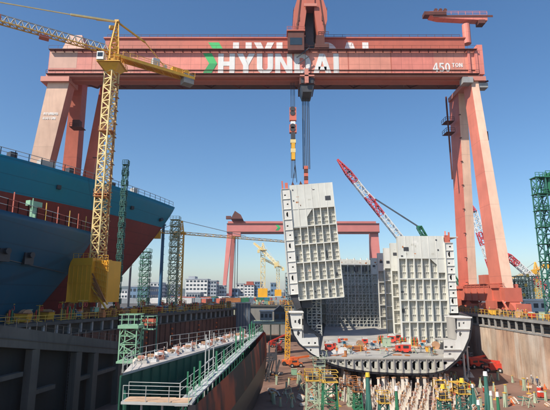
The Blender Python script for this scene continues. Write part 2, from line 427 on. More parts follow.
# ================================================================== NEAR GOLIATH CRANE
gr=thing('gantry_crane','huge salmon red goliath gantry crane spanning the dock, lettered HYUNDAI and 450 TON','gantry crane',(0,124,0))
YF=118.; YB=127.
zt,zb=73.3,65.7
XL,XR=-64.3,57.4
b=MB()
b.b2((XL,YF,zb),(XR,YF+4.2,zt),0)
b.b2((XL-.3,YF-.35,zt-.05),(XR+.3,YF+4.5,zt+.25),1)         # top flange
b.b2((XL-.3,YF-.5,zb-.9),(XR+.3,YF+4.6,zb-.003),2)            # bottom flange
for k in range(2): b.b2((XL,YF-.12,zb+1.2-.0+k*.0),(XR,YF-.003,zb+1.35),1)
b.b2((XL,YF+1,zb-1.5),(XR,YF+3.2,zb-.903),1)
for k in range(10):
    xa_=XL+k*12.17; mm=[0,3,0,0,3,0,3,3,0,3][k]
    b.b2((xa_+.1,YF-.008,zb+.1),(xa_+12.07,YF,zt-.1),mm)
    for zz_ in (zb+.9,zb+3.3,zt-1.0):
        for q_ in range(0): pass
    b.b2((xa_-.16,YF-.013,zb+.05),(xa_+.16,YF-.008,zt-.1),1 if k%3 else 0)
fg=b.build('front_girder',['girder','girder_red','leg_pink','girder_b'],gr)
b=MB(); word(b,'HYUNDAI',at(218,70,YF).x,at(218,74.2,YF).z,YF-.03,6.3,0,total=(338-218)*.2862)
b.build('lettering','white_paint',fg)
b=MB(); word(b,'450',at(433,70,YF).x,at(433,72,YF).z,YF-.03,2.75,0,gap=.12,total=4.9); b.build('lettering','white_paint',fg); b=MB(); word(b,'TON',at(452,66,YF).x,at(452,67.3,YF).z,YF-.03,1.25,0,gap=.14,total=3.0)
b.build('lettering','white_paint',fg)
def chevron(x0,x1,z0,z1,y,par):
    mx=(x0+x1)/2; zm=(z0+z1)/2
    q=MB()
    q.prism([(x0,y,z1),(x0+(x1-x0)*.6,y,z1),(x1,y,zm),(x0+(x1-x0)*.45,y,zm)],(0,-.06,0),0)
    q.prism([(x0+(x1-x0)*.45,y,zm),(x1,y,zm),(x0+(x1-x0)*.6,y,z0),(x0,y,z0)],(0,-.06,0),1)
    q.build('emblem',['logo_green','logo_dark_green'],par)
chevron(at(202.5,70,YF).x,at(217,70,YF).x,at(210,74,YF).z,at(210,53.5,YF).z,YF-.03,fg)
b=MB(); q0=at(50,60,YF); b.b2((XL+.05,YF-.03,zt-5.6),(at(77,60,YF).x,YF-.002,zt-.4)); b.build('faded_patch','girder_faded',fg)
# handrails & cleats along girder
b=MB()
b.b2((XL,YF-1.2,zt-.35),(XR,YF-.36,zt-.2))
rail(b,(XL,YF-1.1,zt-.2),(XR,YF-1.1,zt-.2),1.0,2.6,.045,0,False)
for k in range(46): b.box((XL+1.5+k*2.6,YF-.5,zt-.6),(.14,.9,.35))
b.b2((XL,YF-1.3,zb-.3),(XR,YF-.503,zb-.15)); rail(b,(XL,YF-1.25,zb-.15),(XR,YF-1.25,zb-.15),1.0,2.6,.07)
b.build('walkway','dark_rust',fg)
# rear girder
zt2=82.3; zb2=at(300,89.5,YB+4.8).z+.7
b=MB(); b.b2((-52.5,YB,zb2),(XR+1.2,YB+4.5,zt2),0)
b.b2((-53,YB-.4,zt2),(XR+1.6,YB+4.9,zt2+.4),0); b.b2((-53,YB-.3,zb2-.7),(XR+1.4,YB+4.8,zb2-.003),1)
b.b2((-66,YB,zb2),(-52.503,YB+4.5,zt2-7.5),0)
rg=b.build('rear_girder',['girder_red','dark_rust'],gr)
b=MB(); top=at(300,42.6,YB).z; word(b,'HYUNDAI',at(233,47,YB).x,top-7.6,YB-.02,7.6,0,total=(371-233)*.303)
b.build('lettering','white_paint',rg)
chevron(at(208,47,YB).x,at(226,47,YB).x,top-7.6,top,YB-.02,rg)
b=MB()
rail(b,(-52,YB+.1,zt2+.4),(XR,YB+.1,zt2+.4),1.1,2.6,.08)
b.build('walkway','dark_rust',rg)
# cross ties between the girders
b=MB()
for x in (-63,-40,-20,25,40,56):
    b.b2((x-1,YF+4.25,zb+.3),(x+1,YB-.01,zb+3)); b.cut()
for k in range(14):
    x=-58+k*8.6; b.bar((x,YF+4.25,zb+.2),(x+4.3,YB-.01,zb+.2),.4,.4); b.bar((x+4.3,YB-.01,zb+.2),(x+8.6,YF+4.25,zb+.2),.4,.4)
b.build_each('cross_tie','dark_rust',gr)
# end frames
b=MB(); 
b.b2((XR-3.2,YF-.9,zb-2.2),(XR+1.8,YB+5,zb-.92),0); b.b2((XR+.35,YF-.3,zb),(XR+1.9,YB+4.6,zt+1.5),1)
b.b2((XR-2.6,YF-.55,zb),(XR-2.0,YF-.013,zt),1); b.b2((XR-.6,YF-.55,zb),(XR+.2,YF-.013,zt),1)
b.build('end_frame',['leg_pink','girder'],gr)
b=MB(); b.b2((XL-1.5,YF-.9,zb-2.4),(XL+6.5,YF+5,zb-.92),0); b.cut()
b.hexa([(XL+3.5,YF-.3,zt+.26),(XL+10,YF-.3,zt+.26),(XL+10,YF+4,zt+.26),(XL+3.5,YF+4,zt+.26)],[(XL+4.8,YF+.5,zt+5),(XL+8.4,YF+.5,zt+5),(XL+8.4,YF+4,zt+5),(XL+4.8,YF+4,zt+5)],1)
b.build_each('end_frame',['leg_pink','girder_faded'],gr)
def leg(top,bot,wt,dt,wb,db,mats,name='leg',par=gr):
    """box leg; mats = front, sides, rest"""
    q=MB()
    def rc(p,w_,d_): return [Vector((p[0]-w_/2,p[1]-d_/2,p[2])),Vector((p[0]+w_/2,p[1]-d_/2,p[2])),Vector((p[0]+w_/2,p[1]+d_/2,p[2])),Vector((p[0]-w_/2,p[1]+d_/2,p[2]))]
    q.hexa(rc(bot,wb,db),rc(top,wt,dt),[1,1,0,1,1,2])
    return q.build(name,mats,par)
# right legs
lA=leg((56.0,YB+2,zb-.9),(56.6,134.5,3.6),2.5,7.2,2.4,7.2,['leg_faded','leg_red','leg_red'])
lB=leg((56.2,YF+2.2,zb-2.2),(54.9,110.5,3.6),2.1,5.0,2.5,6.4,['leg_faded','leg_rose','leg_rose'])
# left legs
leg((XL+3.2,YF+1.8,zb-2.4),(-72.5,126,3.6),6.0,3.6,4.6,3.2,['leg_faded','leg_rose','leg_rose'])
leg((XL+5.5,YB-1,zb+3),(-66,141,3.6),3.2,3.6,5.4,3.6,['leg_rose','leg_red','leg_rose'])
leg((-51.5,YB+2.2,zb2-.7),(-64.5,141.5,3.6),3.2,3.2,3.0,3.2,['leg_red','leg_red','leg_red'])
# leg details: landings and ladders
b=MB()
for z,(x,y) in ((56,(53,YB+3)),(52.5,(53,YB+3))):
    b.b2((x-1.4,y-1.4,z),(x+1.2,y+2,z+.15)); rail(b,(x-1.4,y-1.4,z+.15),(x-1.4,y+2,z+.15),1.2,1.2,.09); rail(b,(x-1.4,y-1.4,z+.15),(x+1.2,y-1.4,z+.15),1.2,1.2,.09); b.cut()
b.bar((52.4,YB+2,38),(52.4,YB+2,64),.35,.5); b.cut(); b.b2((57.3,YF-.6,46),(58.5,YF+1.4,48.6)); b.cut()
b.b2((XL+5,YB-4,52),(XL+8.5,YB-1,52.2)); b.b2((XL+5.5,YB-3.5,52.2),(XL+7.5,YB-1.6,54.4)); rail(b,(XL+5,YB-4,52.2),(XL+8.5,YB-4,52.2),1.1,1.1,.08); b.cut()
b.bar((-53.5,YB,44),(-50.8,YB,44),.3,.3); b.cut()
for z in range(8,60,7): b.box((54.9,134.5-(z-3.6)*5.5/60-3.5,z),(.5,.5,.2)); b.cut()
b.build_each('landing','dark_rust',gr)
b=MB(); b.b2((55.2,YF-.1,zb-3.9),(60,YF+2.2,zb-2.5)); b.cut(); b.b2((52.6,YF-1.3,zb-3.0),(55.4,YF+1.2,zb-1.3)); b.build_each('junction_box','grey_steel',gr)
# right carriage beam, bogies
b=MB(); b.b2((53.6,107,3.0),(57.6,138,6.2),0); b.b2((53.2,109,6.203),(58.0,113.2,7.1),0); b.b2((53.2,130.5,6.203),(58.0,137.6,7.0),0)
b.b2((53.8,115.1,6.2),(54.3,129.9,7.3),1)
b.build('carriage_beam',['leg_red','girder_red'],gr)
def bogie(x,y):
    q=MB(); q.prism([(x-1.2,y-3.6,1.0),(x-1.2,y+3.6,1.0),(x-1.2,y+2.2,2.2),(x-1.2,y+.7,3.0),(x-1.2,y-.7,3.0),(x-1.2,y-2.2,2.2)],(2.4,0,0),0)
    bo=q.build('bogie','leg_red',gr)
    for k in (-2.7,-.9,.9,2.7):
        w_=MB(); w_.tube((x-1.35,y+k,.62),(x+1.35,y+k,.62),.6,12); w_.build('wheel','dark_steel',bo)
for y in (108,115.6,130,137.4): bogie(55.8,y)
for y in (124,144): bogie(-69,y)
b=MB(); b.b2((-75,121,3.0),(-62,146,5.2),0); b.build('carriage_beam','leg_red',gr)
b=MB()
b.b2((51.9,111,1.3),(53.59,113.5,3.2),0); b.b2((52.2,132,1.2),(53.5,135,3.4),0); b.b2((53.4,116,7.3),(55,119.5,9.6),0)
for y in (103.3,142.2): b.b2((54.4,y-.8,.4),(57.0,y+.8,2.6),0)
for y in (109,113,117,121,125,129,133,137):
    b.b2((53.35,y-.12,3.1),(53.6,y+.12,6.1),0)
for y in (118,122,126): b.bar((55.6,y-2,3.0),(55.6,y+1.6,.9),.3,.3,0)
b.bar((53.2,107.6,3.3),(53.2,104.6,.4),.4,.2,0); b.b2((52.6,116,.2),(54.6,119,2.6),0); b.b2((52.8,123,.2),(54.2,125,2.2),0)
rail(b,(53.6,107,6.2),(53.6,138,6.2),1.1,2.5,.09,0)
b.build('machinery','girder_red',gr)
# trolley on the girders
tx=lambda p: at(p,30,123).x
b=MB()
c=tx(309.5)
def trolley_side(sgn):
    # flaring outer cheek with top house
    pass
    q=MB(); rail(q,(c+sgn*4.9,119,86.6),(c+sgn*4.9,128,86.6),1.1,2,.1,1); rail(q,(c+sgn*2.2,118.95,78.6),(c+sgn*5.2,118.95,78.6),1.1,1,.1,1); q.bar((c+sgn*4.2,118.85,79),(c+sgn*2.2,118.85,96),.3,.12,1)
    q.prism([(c+sgn*1.2,119.0,97),(c+sgn*2.0,119.0,97),(c+sgn*4.9,119.0,86.5),(c+sgn*4.9,119.0,83.5),(c+sgn*3.5,119.0,78.5),(c+sgn*2.2,119.0,78.5),(c+sgn*1.2,119.0,86)],(0,9.5,0),0)
    for k in range(4):
        q.box((c+sgn*(3.4+k*.3),118.9,84-k*1.2),(.25,.2,1.6),1)
    q.b2((c+sgn*1.0,117.2,zt+.3),(c+sgn*5.0,131,zt+1.6),1)
    q.b2((c+sgn*1.6,118.9,zt+1.6),(c+sgn*4.0,128.5,78.6),1)
    return q.build('trolley_cheek',['girder_red','dark_rust'],gr)
trolley_side(-1); trolley_side(1)
b=MB(); b.b2((c-1.25,118.6,88.5),(c+1.25,128,99),0); b.b2((c-1.9,118.3,87.6),(c+1.9,118.59,88.5),1); b.b2((c-1.2,123,74),(c+1.2,128,88.4),2)
b.build('hoist_house',['girder_red','leg_pink','dark_steel'],gr)
b=MB(); cx=tx(295)
b.b2((cx-2.4,115.9,zt-1.2),(cx+2.2,118.9,zt+4.6),0); b.b2((cx-2.7,115.6,zt+4.6),(cx+2.5,119,zt+5.0),1)
b.b2((cx-1.8,115.84,zt+.4),(cx+1.6,115.9,zt+2.6),2); rail(b,(cx-2.6,115.7,zt+5),(cx+2.4,115.7,zt+5),1.,1.,.1,1)
b.build('operator_cab',['dark_rust','girder_red','glass'],gr)
# lower machinery hanging under the girders
b=MB()
cl=tx(304)
b.b2((cl-1.9,116.6,62.2),(cl+2.4,125,64.2),0); b.prism([(cl-1.7,116.9,62.2),(cl+2.2,116.9,62.2),(cl+1.5,116.9,60.0),(cl-1.0,116.9,60.0)],(0,6.5,0),1); b.b2((cl-1.5,116.45,62.4),(cl-.7,116.59,64),1); b.b2((cl+.9,116.45,62.4),(cl+2.0,116.59,64),1)
b.b2((cl-.5,115.9,62.2),(cl+.6,116.2,66.5),2); b.b2((cl-1.8,115.9,64.2),(cl+2.2,116.18,64.6),2)
b.bar((cl-2.6,116.6,70.2),(cl+.8,116.6,73.0),.28,.28,1); b.bar((cl-2.2,116.6,68.2),(cl+.9,116.6,70.6),.22,.22,1); b.bar((cl-.2,116.6,73),(cl-.2,116.6,64),.2,.2,1)
b.build('lower_trolley',['dark_rust','dark_steel','leg_pink'],gr)
def rp(px,Y): return at(px,130,Y).x
BX0,BY=rp(293,120),120.
b=MB()
for dx in (-.55,-.18,.25,.55): b.tube((BX0+dx,BY,36),(BX0+dx,BY,64.5),.075,5)
for dx in (-1.0,-.6,-.15,.35,.8): b.tube((rp(306.5,121)+dx,121.5,39),(rp(306.5,121)+dx,121.5,60),.13,5)
b.build('hoist_rope','cable',gr)
b=MB(); x=BX0
zz=lambda py: at(293,py,BY).z
for (y0,y1,w_,m) in ((108,121,1.9,0),(122,125,1.3,1),(125,133,2.0,0),(133,140,1.2,2),(140,143.5,1.5,3),(143.5,149,1.0,4),(149,153,1.3,3),(153,160,1.0,4)):
    b.b2((x-w_/2,BY-.7,zz(y1)),(x+w_/2,BY+.7,zz(y0)-.05),m)
for y0 in (110,114,127,130): b.tube((x-.1,BY-.8,zz(y0)),(x-.1,BY+.8,zz(y0)),.75,10,m=2)
b.build('hook_block',['leg_red','white_paint','dark_steel','crane_pale','crane_yellow'],gr)
b=MB(); x=rp(305.5,121); 
for k in range(5):
    z0=at(305,166+k*3.6,121).z; b.b2((x-.55,120.8,z0-.9),(x+.55,122,z0),k%2)
b.build('hook_block',['leg_red','dark_rust'],gr)
# service crane on top right
b=MB(); pt=at(467,27,130); pb=at(467,40,130)
b.tube((pb.x,130,zt2),(pb.x,130,at(467,25,130).z),1.2,12,m=0)
zj=at(467,20,130).z; zj1=at(467,15.5,130).z
xa=at(429,20,130).x; xb=at(486,20,130).x
b.prism([(xa,129,zj1-.6),(xa,129,zj+.9),(xa+3,129,zj+.1),(xb,129,zj-.8),(xb,129,zj1-.4)],(0,2.4,0),0)
b.b2((xa+1,128.9,zj+.3),(xa+20,129,zj+1.0),1); b.b2((xb-3,128.6,zj-2),(xb-1,131,zj-.8),1)
b.b2((xb-20,128.7,zj1-.6),(xb-13,131,zj1+.6),1); rail(b,(xa,129,zj1-.3),(xb,129,zj1-.3),1.1,2.2,.1,0)
for dx in(-1.5,0,1.5): b.tube((pb.x-8+dx,129,zj1+1.3),(pb.x-8+dx,131,zj1+1.3),.6,8,m=1)
b.build('service_crane',['girder','dark_rust'],gr)
# text on left leg
LG=MB()
for (row,txt,h) in ((0,'HYUNDAI',.95),(1,'450TON',.85)):
    z0=at(44,[113.6,118.0][row],YF).z; tt=((zb-2.4)-z0)/((zb-2.4)-3.6)
    yf=YF+tt*(124.4-YF); xc=(XL+3.2)+tt*(-72.5-(XL+3.2))
    word(LG,txt,xc-2.0,z0,yf-.02,h,0,total=[4.0,3.6][row],dpt=.06)
LG.build('leg_lettering','white_paint',gr)

# ================================================================== FAR GOLIATH CRANE
YG=446.
fg_=thing('gantry_crane','smaller looking pink red gantry crane far beyond the dock with a green emblem','gantry crane',(28,YG,0))
l=at(227,219,YG); r_=at(379,219,YG)
b=MB()
z2=at(300,219,YG).z; z1=at(300,223.6,YG).z; z0=at(300,231.6,YG).z
b.b2((l.x,YG,z0),(r_.x,YG+6,z1-.4),0); b.b2((l.x-.5,YG+14,z0),(r_.x,YG+20,z2),0)
b.b2((l.x,YG-.8,z1-.4),(r_.x,YG+6.5,z1+.3),1); b.b2((l.x,YG-.6,z0-.9),(r_.x,YG+6.6,z0),1)
g=b.build('girder',['pink_far','dark_rust'],fg_)
cx_=at(278,227,YG).x; chevron(cx_-2.6,cx_+2.6,z0+1.2,z1-1.4,YG-.05,g)
for (t_,bt,w_,w2,dy) in ((229.5,222.5,5.0,3.0,-14),(232,229.5,4.6,3.0,16)):
    T=at(t_,232,YG); Bx=at(bt,301,YG+dy)
    leg((T.x,YG+8+dy*.3,z0),(Bx.x,YG+8+dy,2),w_,5,w2,4,['pink_far']*3,par=fg_)
T=at(375,232,YG)
leg((T.x,YG+6,z0),(T.x+1,YG-6,2),7.6,6,6.4,5,['pink_far']*3,par=fg_); leg((T.x,YG+12,z0),(T.x+1,YG+26,2),6,6,5,5,['pink_far']*3,par=fg_)
b=MB(); xx=at(237,215,YG).x
b.prism([(xx-6,YG-2,z2),(xx+6,YG-2,z2),(xx+4,YG-2,z2+4),(xx-2,YG-2,z2+8)],(0,20,0),0); b.cut(); b.b2((xx-4,YG-2,z0-5),(xx+4,YG+5,z0-.9),1); b.cut()
b.b2((l.x-1,YG-1,z2),(l.x+4,YG+3,z2+3),0)
b.build_each('trolley',['dark_rust','pink_far'],fg_)
b=MB()
for dx in (-1.2,1.2): b.tube((xx+dx,YG,10),(xx+dx,YG,z0-4),.35,5)
b.build('hoist_rope','cable',fg_)
b=MB(); b.b2((at(222,300,YG).x-3,YG-12,0),(at(222,300,YG).x+3,YG+34,4.5)); b.cut(); b.b2((T.x-3,YG-12,0),(T.x+4,YG+44,4.5)); b.build_each('carriage_beam','pink_far',fg_)
# ================================================================== YELLOW TOWER CRANE (foreground left)
TC=Vector((-39.2,100,0))
tc=thing('tower_crane','tall yellow lattice tower crane on a boxy yellow ballast base on the left quay','tower crane',TC)
angB=R(-14)
b=MB()
# ballast box: rotated, bevelled upper edge
def rot(p,a=angB): 
    c_,s_=math.cos(a),math.sin(a); return Vector((TC.x+p[0]*c_-p[1]*s_,TC.y+p[0]*s_+p[1]*c_,p[2]))
zb0=at(90,302,100).z; zb1=at(90,259,100).z
print('ballast',zb0,zb1)
pr=[(-4.6,-3.4,zb0),(-4.6,-3.4,zb1-1.4),(-3.7,-3.4,zb1),(1.2,-3.4,zb1),(1.2,-3.4,zb0)]
b.prism([rot(p) for p in pr],rot((0,7,0))-rot((0,0,0)),0)
pr=[(1.25,-2.2,zb0),(1.25,-2.2,zb1-.5),(4.1,-2.2,zb1-.5),(4.1,-2.2,zb0)]
b.prism([rot(p) for p in pr],rot((0,5,0))-rot((0,0,0)),0)
for k in range(6): b.bar(rot((-4.4+k*1.08,-3.44,zb0+.2)),rot((-4.4+k*1.08,-3.44,zb1-1.6)),.07,.08,0)
for zz_ in (zb0+.15,(zb0+zb1)/2-.6,zb1-1.5): b.bar(rot((-4.6,-3.46,zz_)),rot((1.2,-3.46,zz_)),.08,.16,0)
b.build('ballast_box','ballast_yellow',tc)
b=MB()
# portal frame and travel bogies
for sx in(-3.6,3.4):
    for sy in(-3,3):
        b.bar(rot((sx,sy,zb0)),rot((sx*1.12,sy*1.2,1.0)),.7,.7)
        b.box(rot((sx*1.12,sy*1.2,.6)),(2.6,.9,1.0),rz=angB)
for sy in(-3.3,3.3): b.bar(rot((-5.4,sy,1.35)),rot((4.8,sy,1.35)),.5,.6)
for s in range(5): b.bar(rot((1.3+s*.2,-3.3,zb0+6-s)),rot((4.9,-3.3,zb0+.2)),.22,.22)
b.build('portal_frame','orange_rust',tc)
b=MB()
# stair and pipes on the box side
for k in range(7):
    b.bar(rot((1.4,-2.7,zb1-1.2*k-.6)),rot((4.4,-2.7,zb1-1.2*k-1.5)),.12,.12)
    b.bar(rot((1.4+k*.5,-2.35,zb0)),rot((1.4+k*.5,-2.35,zb1-.6)),.1,.1)
b.bar(rot((1.3,-2.9,zb1-5)),rot((5.2,-2.9,zb0-.4)),.3,.3); b.bar(rot((1.3,-3.2,zb1-6)),rot((5.2,-3.2,zb0-1.4)),.3,.3)
rail(b,rot((-3.7,-3.3,zb1)),rot((1.2,-3.3,zb1)),1.0,1.,.07); rail(b,rot((1.3,-2.1,zb1-.5)),rot((4.0,-2.1,zb1-.5)),1.1,.9,.08)
b.build('access_stair','crane_yellow',tc)
zs=at(111,73,100).z
mast_w=2.3
b=MB(); b.lattice((TC.x,TC.y,zb1-.3),(TC.x,TC.y,zs),mast_w,24,.26,up=(math.sin(R(25)),math.cos(R(25)),0),rd=.2)
b.build('mast','crane_pale',tc)
b=MB(); 
for k in range(13):
    z=zb1+2+k*3.3
    if z<zs-2: b.box((TC.x+1.45,TC.y+.5,z),(.9,1.0,.1)); b.bar((TC.x+1.8,TC.y+.2,z-2.5),(TC.x+1.2,TC.y+.2,z+.8),.12,.12)
for z in (zb1+14,zb1+14.6,zs-15): b.box((TC.x,TC.y,z),(3.1,3.1,.18)); rail(b,(TC.x-1.5,TC.y-1.5,z),(TC.x+1.5,TC.y-1.5,z),1.,1.,.07)
b.bar((TC.x+1.5,TC.y,zb1),(TC.x+1.5,TC.y,zs),.14,.14); b.bar((TC.x+1.0,TC.y+1,zb1),(TC.x+1.0,TC.y+1,zs),.16,.16)
b.build('mast_ladder','orange_rust',tc)
b=MB(); 
b.hexa([Vector((TC.x+i*1.2,TC.y+j*1.2,zs)) for i,j in((-1,-1),(1,-1),(1,1),(-1,1))],[Vector((TC.x+i*2.4,TC.y+j*2.4,zs+1.6)) for i,j in((-1,-1),(1,-1),(1,1),(-1,1))])
b.box((TC.x,TC.y,zs+1.75),(5.6,5.6,.18)); 
for q,w_ in (((-1,-1),(1,-1)),((1,-1),(1,1)),((-1,-1),(-1,1))): rail(b,(TC.x+q[0]*2.7,TC.y+q[1]*2.7,zs+1.8),(TC.x+w_[0]*2.7,TC.y+w_[1]*2.7,zs+1.8),1.1,1.3,.09)
b.tube((TC.x,TC.y,zs+1.8),(TC.x,TC.y,zs+3.2),1.3,14)
b.build('slewing_platform','crane_yellow',tc)
JD=Vector((-.847,-.532,0)); CD=Vector((.895,.446,0)) ; CD=-JD*.55+CD*.45; CD.normalize()
zj=at(110,54,100).z
JN=Vector((JD.y,-JD.x,0))
b=MB(); b.lattice((TC.x,TC.y,zs+3.0),(TC.x,TC.y,zj+1.5),1.9,3,.3,up=JD,rd=.22)
apex=Vector((TC.x+.4,TC.y,at(113,22,100).z))
b.lattice((TC.x,TC.y,zj+1.5),apex,1.9,5,.26,up=JD,rd=.2,w2=.5)
b.box(apex+Vector((0,0,.1)),(1.0,1.0,.5)); b.bar((TC.x-1.4,TC.y,zj+7),(TC.x-.3,TC.y,zj+7),.8,.8)
b.build('tower_head','crane_yellow',tc)
b=MB(); j0=Vector((TC.x,TC.y,zj))+JD*1.2; j1=at(-14,21.5,84); j1=Vector((TC.x,TC.y,zj+.3))+JD*34
# three chord jib: one upper chord, two lower chords
n=24
for k in range(n):
    a=j0.lerp(j1,k/n); c2=j0.lerp(j1,(k+1)/n); mdl=(a+c2)/2+Vector((0,0,1.9))
    nx=(c2-a)
    for s in(-1,1):
        b.bar(a+JN*s*.8,c2+JN*s*.8,.2,.2,0); b.bar(a+JN*s*.8,mdl,.14,.14,1); b.bar(c2+JN*s*.8,mdl,.14,.14,1)
    b.bar(a+JN*.8,a-JN*.8,.13,.13,0); b.bar(a+JN*.8,c2-JN*.8,.13,.13,0)
    if k<n-1: b.bar(mdl,mdl+nx,.2,.2,1)
b.build('jib',['crane_yellow','grey_steel'],tc)
b=MB(); tpos=j0.lerp(j1,.42); b.box(tpos-Vector((0,0,.7)),(2,1.6,.5),rz=math.atan2(JD.y,JD.x)); b.build('trolley','leg_red',tc); b=MB(); b.box(j0.lerp(j1,.7)+Vector((0,0,1.)),(1.2,1,1.4),rz=.6); b.build('winch','leg_red',tc)
b=MB()
pA=j0.lerp(j1,.95)+Vector((0,0,2.2))
b.bar(apex,j0.lerp(j1,.27)+Vector((0,0,9.1-2.2)),.42,.42,0); 
b.bar(j0.lerp(j1,.10)+Vector((0,0,7.6)),apex,.3,.3,0)
mid=j0.lerp(j1,.27)+Vector((0,0,6.9))
b.bar(mid,pA+Vector((0,0,1.2)),.2,.2,0)
b.build('tie_bar','crane_pale',tc)
b=MB()
c0=Vector((TC.x,TC.y,zj-.3)); ce=at(193,77,112.3); CDv=(Vector((ce.x,ce.y,0))-Vector((TC.x,TC.y,0))); CL=CDv.length; CD=CDv.normalized(); CN=Vector((CD.y,-CD.x,0)); 
c1=c0+CD*CL
b.box((c0+c1)/2,(CL,2.2,.28),m=0,rz=math.atan2(CD.y,CD.x))
for s in(-1,1):
    b.bar(c0+CN*s*1.1-Vector((0,0,.35)),c1+CN*s*1.1-Vector((0,0,.35)),.3,.75,0)
    rail(b,c0+CN*s*1.2+CD*2,c1+CN*s*1.2,1.1,1.6,.09,0)
for s in range(8): b.bar(c0+CD*(2+s*2.4)+CN*1.1-Vector((0,0,.6)),c0+CD*(4+s*2.4)-CN*1.1-Vector((0,0,.6)),.18,.18,0)
b.build('counter_jib','crane_yellow',tc)
b=MB(); b.box(c1-CD*1.6-Vector((0,0,.9)),(2.8,2.4,2.6),rz=math.atan2(CD.y,CD.x)); b.build('counterweight','concrete',tc)
b=MB(); b.box(c0+CD*(CL*.5)+Vector((0,0,1.2)),(1.8,1.6,2.0),m=1,rz=math.atan2(CD.y,CD.x))
b.box(c0+CD*(CL*.78)+Vector((0,0,.8)),(3.0,1.5,1.2),m=0,rz=math.atan2(CD.y,CD.x)); b.tube(c0+CD*(CL*.9)-CN*.8+Vector((0,0,.9)),c0+CD*(CL*.9)+CN*.8+Vector((0,0,.9)),.75,12,m=0)
b.tube(c0+CD*(CL*.62)-CN*.6+Vector((0,0,.8)),c0+CD*(CL*.62)+CN*.6+Vector((0,0,.8)),.5,12,m=1)
b.build('winch',['crane_yellow','pale_steel'],tc)
b=MB(); b.bar(apex,c0+CD*(CL*.36)+Vector((0,0,6.0)),.36,.36); b.bar(c0+CD*(CL*.36)+Vector((0,0,6.0)),c0+CD*(CL*.62)+Vector((0,0,1.0)),.16,.16); b.build('tie_bar','crane_yellow',tc)
b=MB(); P=Vector((TC.x-1.9,TC.y-2.2,zs+2.0)); b.box(P+Vector((0,0,1.0)),(1.6,1.6,2.0),m=0); b.box(P+Vector((0,-.82,1.2)),(1.2,.04,1.0),m=1); b.build('operator_cab',['white_paint','glass'],tc)

# ================================================================== SHIPS
def ship(name,label,tip,heading,deckz,keel,hb,Ld,Ll,rake,total,zred,mats,sheer=3.,ex=1.75):
    root=thing(name,label,'ship',(tip.x,tip.y,0))
    h=R(heading); D=Vector((math.sin(h),math.cos(h),0)); Rt=Vector((D.y,-D.x,0))
    K=26; T=34
    b=MB(); g={}
    zl=[keel+(deckz-keel)*k/K for k in range(K+1)]
    for side in(1,-1):
        for k in range(K+1):
            f=k/K
            ss=rake*(1-f)**1.15
            Le=Ll+(Ld-Ll)*f
            for t in range(T+1):
                s=ss+(total-ss)*(t/T)**1.6
                x=min(1,(s-ss)/Le); w_=hb*(1-(1-x)**ex)*(.90+.10*min(1,f*2.2))
                z=zl[k]+ (sheer*max(0,1-s/ (Ld*1.3))**1.6)*f
                g[side,k,t]=len(b.v); b.v.append(tuple(Vector((tip.x,tip.y,0))-D*s+Rt*(side*w_)+Vector((0,0,z))))
    for side in(1,-1):
        for k in range(K):
            for t in range(T):
                q=(g[side,k,t],g[side,k,t+1],g[side,k+1,t+1],g[side,k+1,t])
                b.f.append(q); b.m.append(1 if (zl[k]+zl[k+1])/2<zred else 0)
    for t in range(T): b.f.append((g[1,K,t],g[1,K,t+1],g[-1,K,t+1],g[-1,K,t])); b.m.append(2)
    hull=b.build('hull',mats,root,smooth=True)
    me=hull.data
    bm=bmesh.new(); bm.from_mesh(me); bmesh.ops.remove_doubles(bm,verts=bm.verts,dist=.01); bm.to_mesh(me); bm.free()
    def deck(s,side=1,inset=.3):
        x=min(1,s/Ld); w_=hb*(1-(1-x)**ex)
        z=deckz+sheer*max(0,1-s/(Ld*1.3))**1.6
        return Vector((tip.x,tip.y,0))-D*s+Rt*(side*max(0,w_-inset))+Vector((0,0,z))
    def surf(s,z,side=1,out=.0):
        f=(z-keel)/(deckz-keel); ss=rake*(1-f)**1.15; Le=Ll+(Ld-Ll)*f
        x=max(0,min(1,(s-ss)/Le)); w_=hb*(1-(1-x)**ex)*(.90+.10*min(1,f*2.2))
        return Vector((tip.x,tip.y,0))-D*s+Rt*(side*(w_+out))+Vector((0,0,z))
    return root,deck,surf,D,Rt
tipA=at(175,208,149)
print('tipA',tipA)
shA,deckA,surfA,DA,RA=ship('cargo_ship','farther ship bow, teal over dark red, rising behind the yellow tower crane',Vector((tipA.x,tipA.y,0)),32,tipA.z-.8,-5.4,14.8,67,94,36,152,at(165,227,143).z,['teal_hull','red_hull','dark_steel'],sheer=1.0)
b=MB()
pts=[deckA(s) for s in range(1,120,3)]
for a,c_ in zip(pts,pts[1:]): rail(b,a,c_,1.6,2.0,.11)
b.build('railing','rail_grey',shA)
b=MB(); 
for s,w_,h_,m in ((66,3.5,1.6,0),(58,1.2,1.6,1),(28,1.4,1.8,0),(40,1.2,1.3,1),(76,1.4,1.5,1)):
    p=deckA(s*.8,1,2.0); b.box(p+Vector((0,0,h_/2)),(w_,1.6,h_),m=m,rz=R(58)); b.cut()
b.build_each('deck_gear',['tarp_white','dark_steel'],shA)
b=MB()
for s in (24,38,50):   # fairleads
    p=surfA(s,tipA.z-4.5,1,.05); b.box(p,(.9,.9,.9),rz=R(50)); b.cut()
b.tube(surfA(7,tipA.z-5,1,.1),surfA(8.4,tipA.z-5.4,1,.1),.5,8)
b.build_each('fairlead','black_hull',shA)
tipB=at(96,233,109)
print('tipB',tipB)
shB,deckB,surfB,DB,RB=ship('cargo_ship','nearest dark teal ship bow at the left edge, its deck rimmed by staging rails',Vector((tipB.x,tipB.y,0)),6,tipB.z-2.5,-5.7,7.4,50,69,31,93,-5.2,['navy_hull','red_hull','dark_steel'],sheer=2.5,ex=1.42)
b=MB(); pts=[deckB(s) for s in range(1,76,3)]
for i,(a,c_) in enumerate(zip(pts,pts[1:])): rail(b,a,c_,2.0,3.0,.10,i%3==0)
b.build('railing',['pale_steel','leg_red'],shB)
